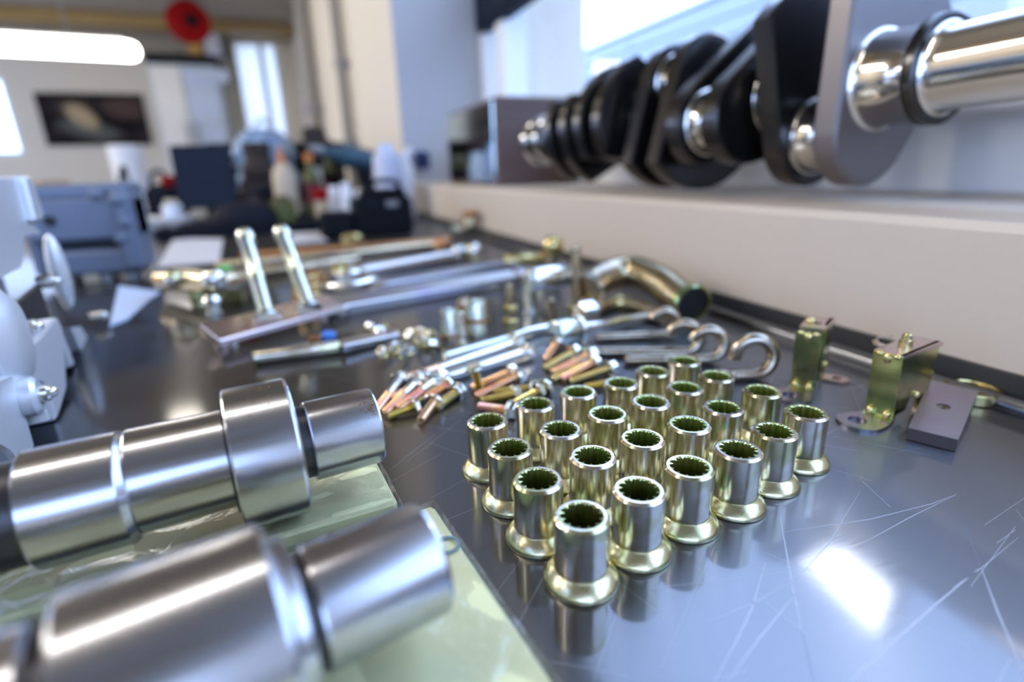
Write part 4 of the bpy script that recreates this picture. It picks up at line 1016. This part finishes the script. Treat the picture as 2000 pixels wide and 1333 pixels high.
tr = thing('flat_tray', 'flat black tray lying across the bench before the dark hat', 'tray', (-.09, 1.20, 0))
MB().box((0, 0, .006), (.27, .20, .012), bev=.003).build('tray_base', 'black_soft', tr)
for x in (-.132, .132): MB().box((x, 0, .014), (.006, .20, .012), bev=.001).build('rim', 'black_plastic', tr)
for y in (-.097, .097): MB().box((0, y, .014), (.258, .006, .012), bev=.001).build('rim', 'black_plastic', tr)
hatp = thing('peaked_hat', 'dark rounded peaked hat lying on the flat black tray', 'hat', (-.095, 1.20, .0125))
MB().lathe([(.066, 0), (.067, .006), (.064, .018), (.054, .030), (.038, .038), (.015, .042)], 28, Matrix.Translation((.01, .01, 0))).build('crown', 'black_soft', hatp)
MB().ball((-.06, -.030, .0065), .045, (1.1, .8, .14), 20).build('peak', 'black_soft', hatp)
st2 = thing('parts_tray', 'grey steel parts tray with a bright rim left of the dark hat', 'tray', (-.275, 1.28, 0))
MB().box((0, 0, .012), (.17, .16, .024), bev=.004).build('tray_body', 'grey_mid', st2)
MB().box((.02, .0, .027), (.12, .11, .006), bev=.002).build('insert', 'grey_light', st2)
ja = thing('aluminium_jar', 'small shiny aluminium jar standing on the grey parts tray', 'jar', (-.215, 1.25, .0302))
MB().lathe([(.016, 0), (.018, .002), (.018, .022), (.012, .026)], 24).build('jar_body', 'aluminium', ja)
MB().lathe([(.012, .026), (.012, .033), (.010, .034)], 20).build('lid', 'beige', ja)

mo = thing('computer_screen', 'dark navy screen seen from behind, standing on the bench', 'screen', (-.185, 1.55, 0))
SMx = Matrix.Rotation(math.radians(-8), 4, 'X')
MB().box((0, 0, .105), (.13, .016, .150), SMx, bev=.004).build('screen_panel', 'navy_plastic', mo)
MB().box((0, .014, .095), (.06, .016, .07), SMx, bev=.005).build('back_cover', 'black_plastic', mo)
MB().box((0, .012, .018), (.02, .012, .036), bev=.002).build('stand_neck', 'black_plastic', mo)
MB().box((0, .01, .003), (.09, .07, .006), bev=.002).build('stand_foot', 'black_plastic', mo)
ma = thing('machine_head', 'dark brown machine head with a round flange, right of the navy screen', 'machine', (-.062, 1.62, 0))
MB().box((0, .02, .05), (.10, .09, .10), bev=.01).build('base_block', 'brown_dark', ma)
MB().lathe([(.040, 0), (.044, .004), (.044, .022), (.036, .03), (.030, .06), (.034, .064), (.034, .085)], 28, Matrix.Translation((0, .01, .1))).build('flange_head', 'brown_dark', ma)
MB().lathe([(.016, 0), (.018, .002), (.018, .008)], 20, frame((.01, -.026, .06), (0, -1, 0))).build('knob', 'black_plastic', ma)
MB().box((-.03, -.028, .03), (.03, .008, .02), bev=.002).build('control_panel', 'grey_mid', ma)
bg = thing('plastic_bag', 'crumpled blue-grey plastic bag on top behind the brown machine head', 'bag', (-.045, 1.80, 0))
bm = MB(); rr = random.Random(11)
pr = [(0.02, 0), (.06, .02), (.075, .06), (.080, .10), (.072, .135), (.085, .165), (.070, .20), (.045, .225), (.015, .232)]
bm.quads([[V(r * (1 + .22 * math.sin(k * 2.3 + z * 60) * math.cos(k * .9 + z * 31)) * math.cos(2 * PI * k / 28), r * (1 + .2 * math.sin(k * 1.7 - z * 45)) * math.sin(2 * PI * k / 28), z) for k in range(28)] for r, z in pr])
bm.build('bag_body', 'blue_grey', bg, ang=50)
MB().tube(spline([(-.02, 0, .225), (-.01, 0, .25), (.012, .01, .255), (.025, 0, .228)], 5), .006, 10).build('knot', 'blue_pale', bg)

def bottle(name, label, p, prof, m, cap=None, cm='white_plastic', cat='bottle', label_band=None):
    t = thing(name, label, cat, V(p))
    MB().lathe(prof, 24).build('bottle_body', m, t)
    if cap: MB().lathe(cap, 20).build('cap', cm, t)
    if label_band: MB().torus_lathe([(label_band[0], label_band[1]), (label_band[0] + .0008, label_band[1]), (label_band[0] + .0008, label_band[2]), (label_band[0], label_band[2])], 24).build('wrapper', label_band[3], t)
    return t
bottle('squeeze_bottle', 'beige squeeze bottle with an orange pointed tip, beside the brown machine head', (-.004, 1.42, 0), [(.022, 0), (.025, .003), (.026, .08), (.024, .11), (.012, .128)], 'beige', [(.010, .128), (.009, .138), (.003, .165), (.0015, .168)], 'orange')
bottle('dark_bottle', 'tall dark bottle with a red wrapper, right of the beige squeeze bottle', (.058, 1.46, 0), [(.018, 0), (.020, .003), (.020, .095), (.009, .115), (.009, .135)], 'olive_plastic', [(.011, .133), (.011, .150), (.009, .152)], 'orange', label_band=(.0202, .03, .085, 'maroon'))
bottle('grease_jar', 'small jar with a dark red lid between the dark bottle and white jars', (.066, 1.24, 0), [(.016, 0), (.018, .002), (.018, .05)], 'beige', [(.0195, .05), (.0195, .072), (.018, .074)], 'red', 'jar')
bottle('olive_can', 'low olive can in front of the beige squeeze bottle', (-.012, 1.20, .0), [(.020, 0), (.022, .002), (.022, .055), (.020, .057)], 'olive_plastic', [(.012, .057), (.012, .064)], 'maroon', 'can')
for i, (x, y, h, m) in enumerate(((.108, 1.16, .082, 'white_plastic'), (.132, 1.13, .070, 'beige'), (.088, 1.20, .076, 'grey_light'))):
    bottle('small_jar', ['white', 'beige', 'grey'][i] + ' slim jar in the trio behind the black tool case', (x, y, 0), [(.011, 0), (.0125, .002), (.0125, h * .8), (.009, h * .86)], m, [(.010, h * .85), (.010, h), (.008, h + .002)], 'white_plastic', 'jar')
bottle('plastic_canister', 'pale lavender canister standing by the wall behind the black tool case', (.205, 1.22, 0), [(.026, 0), (.029, .003), (.030, .12), (.027, .138), (.016, .145)], 'lavender', [(.017, .143), (.017, .156), (.015, .158)], 'blue_pale', 'canister')
bottle('plastic_canister', 'white narrow canister against the wall, right of the lavender one', (.245, 1.24, 0), [(.018, 0), (.02, .003), (.02, .11), (.012, .13)], 'white_plastic', [(.012, .128), (.012, .14)], 'white_plastic', 'canister')
md = thing('bench_drill', 'dark bench drill on a grey column behind the bottles', 'drill', (.085, 1.62, 0))
MB().box((0, 0, .01), (.09, .12, .02), bev=.003).build('base_plate', 'grey_mid', md)
MB().lathe([(.010, .02), (.010, .20)], 18, Matrix.Translation((.0, .04, 0))).build('column', 'grey_light', md)
MB().box((0, .0, .195), (.055, .11, .05), bev=.008).build('head', 'brown_dark', md)
MB().lathe([(.013, .12), (.015, .13), (.015, .172)], 18, Matrix.Translation((.0, -.03, 0))).build('chuck', 'black_plastic', md)
MB().tube([(.028, -.01, .19), (.06, -.02, .17), (.075, -.022, .155)], .005, 10).build('feed_lever', 'maroon', md)
hd = thing('hand_drill', 'teal and black cordless hand drill leaning beside the lavender canister', 'drill', (.155, 1.34, 0))
MB().lathe([(.018, -.06), (.024, -.055), (.026, -.01), (.024, .03), (.014, .05), (.010, .075)], 24, frame((0, 0, .135), (-.92, -.2, .22))).build('motor_housing', 'teal_dark', hd)
MB().tube([(.01, 0, .12), (.022, 0, .07), (.028, 0, .035)], .017, 16).build('grip', 'black_plastic', hd)
MB().box((.028, 0, .018), (.065, .05, .036), bev=.006).build('battery', 'black_plastic', hd)
MB().lathe([(.009, 0), (.011, .003), (.008, .025), (.003, .035)], 16, frame(V(0, 0, .135) + V(-.92, -.2, .22).normalized() * .072, (-.92, -.2, .22))).build('chuck', 'grey_mid', hd)
nb = thing('tool_bag', 'navy tool bag with a red tag left of the dark screen', 'bag', (-.285, 1.62, 0))
MB().box((0, 0, .045), (.085, .08, .09), bev=.018).build('bag_body', 'black_soft', nb)
MB().box((.018, -.035, .097), (.034, .020, .026), bev=.006).build('red_tag', 'red', nb)
MB().tube(spline([(-.03, 0, .085), (-.02, 0, .115), (.0, 0, .12), (.012, 0, .09)], 5), .005, 10).build('strap', 'navy_plastic', nb)
es = thing('easel_stand', 'black folding stand with a grey plate left of the navy bag', 'stand', (-.375, 1.60, 0))
MB().tube([(-.02, -.03, .003), (.012, .02, .135)], .006, 10).build('leg', 'black_plastic', es)
MB().tube([(.03, -.03, .003), (.015, .02, .135)], .004, 10).build('leg', 'black_plastic', es)
MB().tube([(.012, .09, .003), (.012, .02, .132)], .004, 10).build('leg', 'black_plastic', es)
MB().box((.018, -.01, .055), (.030, .006, .085), SMx, bev=.002).build('plate', 'grey_light', es)
rl = thing('paper_roll', 'pinkish white paper roll standing far back before the dark poster', 'roll', (-.46, 2.15, 0))
MB().torus_lathe([(.02, 0), (.048, 0), (.05, .002), (.05, .205), (.048, .207), (.02, .207)], 32).build('roll_body', 'white_plastic', rl)
MB().torus_lathe([(.017, -.0), (.02, -.0), (.02, .209), (.017, .209)], 20).build('core', 'beige', rl)
wb_ = thing('wooden_box', 'reddish brown wooden box far back at the left edge of the bench', 'box', (-.74, 2.05, 0))
MB().box((0, 0, .045), (.20, .22, .09), bev=.004).build('box_body', 'wood_dark', wb_)
MB().box((0, 0, .098), (.21, .23, .014), bev=.003).build('lid', 'copper', wb_)
bo = thing('beige_tray', 'low beige tray behind the aluminium castings', 'tray', (-.54, 1.55, 0))
MB().box((0, 0, .018), (.22, .18, .036), bev=.005).build('tray_body', 'beige', bo)
MB().box((0, 0, .038), (.20, .16, .006), bev=.002).build('lid', 'paper', bo)
rk = thing('storage_rack', 'dark brown two-shelf rack across the back of the bench', 'rack', (-.01, 2.02, 0))
for x in (-.19, .19):
    for y in (-.07, .07): MB().box((x, y, .10), (.016, .016, .20), bev=.002).build('post', 'brown_dark', rk)
for z in (.02, .10, .195): MB().box((0, 0, z), (.40, .17, .012), bev=.002).build('shelf', 'brown_dark', rk)
MB().box((0, .082, .10), (.39, .006, .19)).build('back_panel', 'black_soft', rk)
for i, (x, z, m, d) in enumerate(((-.12, .0265, 'brown_dark', 'brown'), (-.01, .0265, 'black_plastic', 'black'), (.11, .0265, 'maroon', 'dark red'), (-.12, .1065, 'navy_plastic', 'navy'), (.0, .1065, 'brown_dark', 'brown'), (.12, .1065, 'olive_plastic', 'olive'))):
    t = thing('parts_bin', '%s parts bin on the %s shelf of the dark rack' % (d, 'lower' if z < .1 else 'upper'), 'bin', (rk.location.x + x, rk.location.y - .01, z))
    MB().box((0, 0, .025), (.085, .12, .05), bev=.004).build('bin_body', m, t)
    MB().box((0, -.0625, .036), (.05, .004, .012), bev=.001).build('label_holder', 'grey_mid', t)
# hanging on the reveal of the window
hb = thing('wall_socket_box', 'dark blue socket box on the window reveal beside the pipes', 'socket', (.325, JY - .008, .110))
MB().box((0, -.014, .018), (.034, .026, .042), bev=.003).build('box_body', 'blue_dark', hb)
MB().lathe([(.009, 0), (.009, .003)], 18, frame((0, -.027, .018), (0, -1, 0))).build('outlet', 'black_plastic', hb)
wk = thing('round_lamp_button', 'small round white button on the wall corner above the socket box', 'button', (.295, JY - .008, .147))
MB().lathe([(.012, 0), (.012, .004), (.008, .009)], 20, frame((0, 0, 0), (0, -1, 0))).build('button_body', 'white_plastic', wk)
# pipes on the wall beyond the window
for i, (y, r) in enumerate(((3.88, .042), (2.30, .020), (2.42, .012))):
    pp = thing('wall_pipe', ['thick grey pipe running up the cream wall, farthest along', 'grey-brown pipe with clamps running up the wall near the window', 'thin pipe running up the wall beside the clamped pipe'][i], 'pipe', (WX - r - .012, y, 0))
    MB().lathe([(r, -.88), (r, CEIL - .002)], 18).build('pipe', 'pipe_grey', pp)
    for z in (.2, .48, 1.2): MB().torus_lathe([(r, z), (r * 1.3, z), (r * 1.3, z + .025), (r, z + .025)], 18).build('clamp', 'grey_mid', pp)
    for z in (.2, .48, 1.2): MB().box((r + .004, 0, z + .012), (.02, .016, .016)).build('clamp_foot', 'grey_mid', pp)
ws = thing('wall_switch', 'small grey switch on the cream wall left of the thick pipe', 'switch', (WX - .001, 4.6, .55))
MB().box((-.012, 0, 0), (.024, .09, .09), bev=.006).build('switch_box', 'grey_light', ws)
MB().box((-.028, 0, 0), (.010, .04, .05), bev=.002).build('rocker', 'grey_mid', ws)

# ------------------------------------------------------------------ far wall: poster, cupboard, reel, lamps
po = thing('poster', 'dark framed poster of a machine part on the far cream wall', 'poster', (-1.76, FARY - .03, .68))
PW, PHt = 1.22 * .72, .47
MB().box((.06, .012, .01), (PW, .012, PHt), bev=.001).build('print', 'poster_print', po)
for z in (.01 - PHt / 2, .01 + PHt / 2): MB().box((.06, .012, z), (PW + .03, .03, .018), bev=.003).build('frame_bar', 'black_plastic', po)
for x in (.06 - PW / 2, .06 + PW / 2): MB().box((x, .012, .01), (.018, .03, PHt), bev=.003).build('frame_bar', 'black_plastic', po)
cb = thing('wall_cabinet', 'tall glass-fronted cabinet with a dark top on the far wall', 'cabinet', (-.78, FARY - .25, 0))
MB().box((0, 0, 1.20), (.62, .44, .09), bev=.006).build('top_board', 'black_soft', cb)
MB().box((0, .0, .38), (.60, .40, 1.56), bev=.004).build('carcass', 'shelf_back', cb)
MB().box((-.16, -.208, .55), (.25, .014, 1.16), bev=.003).build('door', 'window_grey', cb)
MB().box((.14, -.208, .55), (.27, .014, 1.16), bev=.003).build('door', 'blue_pale', cb)
for x in (-.06, .03): MB().tube([(x, -.235, .42), (x, -.235, .62)], .008, 8).build('handle', 'grey_mid', cb)
MB().box((0, 0, -.64), (.58, .38, .5)).build('plinth', 'grey_mid', cb)
for z in (.3, .62, .92): MB().box((.14, -.217, z), (.26, .01, .018), bev=.002).build('shelf_edge', 'grey_light', cb)
sg = thing('header_sign', 'pale blue-white box sign on the front of the far cabinet', 'sign', (-.56, FARY - .50, 1.055))
MB().box((0, 0, 0), (.36, .05, .12), bev=.012).build('sign_body', 'blue_pale', sg)
bxs = thing('storage_box', 'white box standing on the dark cabinet top', 'box', (-.53, FARY - .36, 1.2455))
MB().box((.045, 0, .09), (.13, .2, .18), bev=.004).build('box_body', 'lavender', bxs)
MB().box((.045, 0, .185), (.14, .21, .012), bev=.003).build('lid', 'white_plastic', bxs)
yp = thing('yellow_carton', 'ochre yellow carton standing on the dark cabinet top', 'carton', (-.66, FARY - .36, 1.2455))
MB().box((.02, 0, .10), (.12, .16, .20), bev=.004).build('carton_body', 'yellow_post', yp)
MB().box((.02, -.02, .2015), (.03, .12, .003)).build('tape', 'beige', yp)
rr_ = thing('hose_reel', 'red hose reel hanging under the ceiling beam', 'reel', (-.56, 5.6, 1.32))
RX = frame((0, 0, 0), (.5, -1, 0))
MB().lathe([(.15, -.06), (.155, -.055), (.155, -.035), (.11, -.03), (.11, .03), (.155, .035), (.155, .055), (.15, .06)], 32, RX).build('drum', 'red', rr_)
MB().lathe([(.05, .058), (.05, .075), (.03, .08)], 20, RX).build('hub', 'black_plastic', rr_)
MB().tube([(0, 0, .14), (0, 0, .1795)], .02, 10).build('hanger', 'grey_mid', rr_)

def tube_lamp(label, a, b, r, glow, hang=True):
    a, b = V(a), V(b); d = b - a; t = thing('tube_lamp', label, 'lamp', frame(a, d, (0, 0, 1))); L = d.length
    MB().lathe([(r * .3, -r * .8), (r * .75, -r * .6), (r, 0), (r, L), (r * .75, L + r * .6), (r * .3, L + r * .8)], 24).build('tube', glow, t)
    MB().box((r * 1.15, 0, L / 2), (r * .35, r * 1.5, L * .96), bev=r * .1).build('housing', 'lamp_body', t)
    if hang:
        for z in (L * .2, L * .8):
            p = t.matrix_world @ V(r * 1.2, 0, z); q = t.matrix_world.inverted() @ V(p.x, p.y, CEIL)
            MB().tube([(r * 1.2, 0, z), q], .006, 8).build('hanging_rod', 'grey_mid', t)
    return t
tube_lamp('long glowing tube lamp hanging before the far poster wall', (-2.4011, 4.5, 0.9143), (-0.8105, 4.5, 0.8928), .052, 'far_glow')
tube_lamp('long tube lamp hanging over the front of the bench', (-2.0, .34, 1.36), (.05, .40, 1.36), .036, 'bench_glow')
tube_lamp('unseen tube lamp added over the left of the room to brighten it', (-2.6, 1.2, 1.36), (-2.6, 3.4, 1.36), .05, 'added_tube_glow')  # added out of view to raise the light on the walls
tube_lamp('unseen tube lamp added over the aisle left of the bench for brighter walls', (-2.0, 1.0, 1.36), (-2.0, 2.6, 1.36), .05, 'added_tube_glow')  # second added lamp, out of view, lifting the wall brightness
bh = thing('ceiling_lamp', 'warm rounded bulkhead lamp under the ceiling above the bench', 'lamp', (-.78, 3.55, CEIL - .19))
MB().prism([(p[0] * .085, p[1] * .06) for p in [(math.copysign(abs(math.cos(a)) ** .5, math.cos(a)), math.copysign(abs(math.sin(a)) ** .5, math.sin(a))) for a in [2 * PI * i / 32 for i in range(32)]]], -.04, .04, bev=.02).build('lens', 'lamp_glow', bh)
MB().box((0, 0, .115), (.22, .15, .15), bev=.01).build('mount', 'lamp_body', bh)
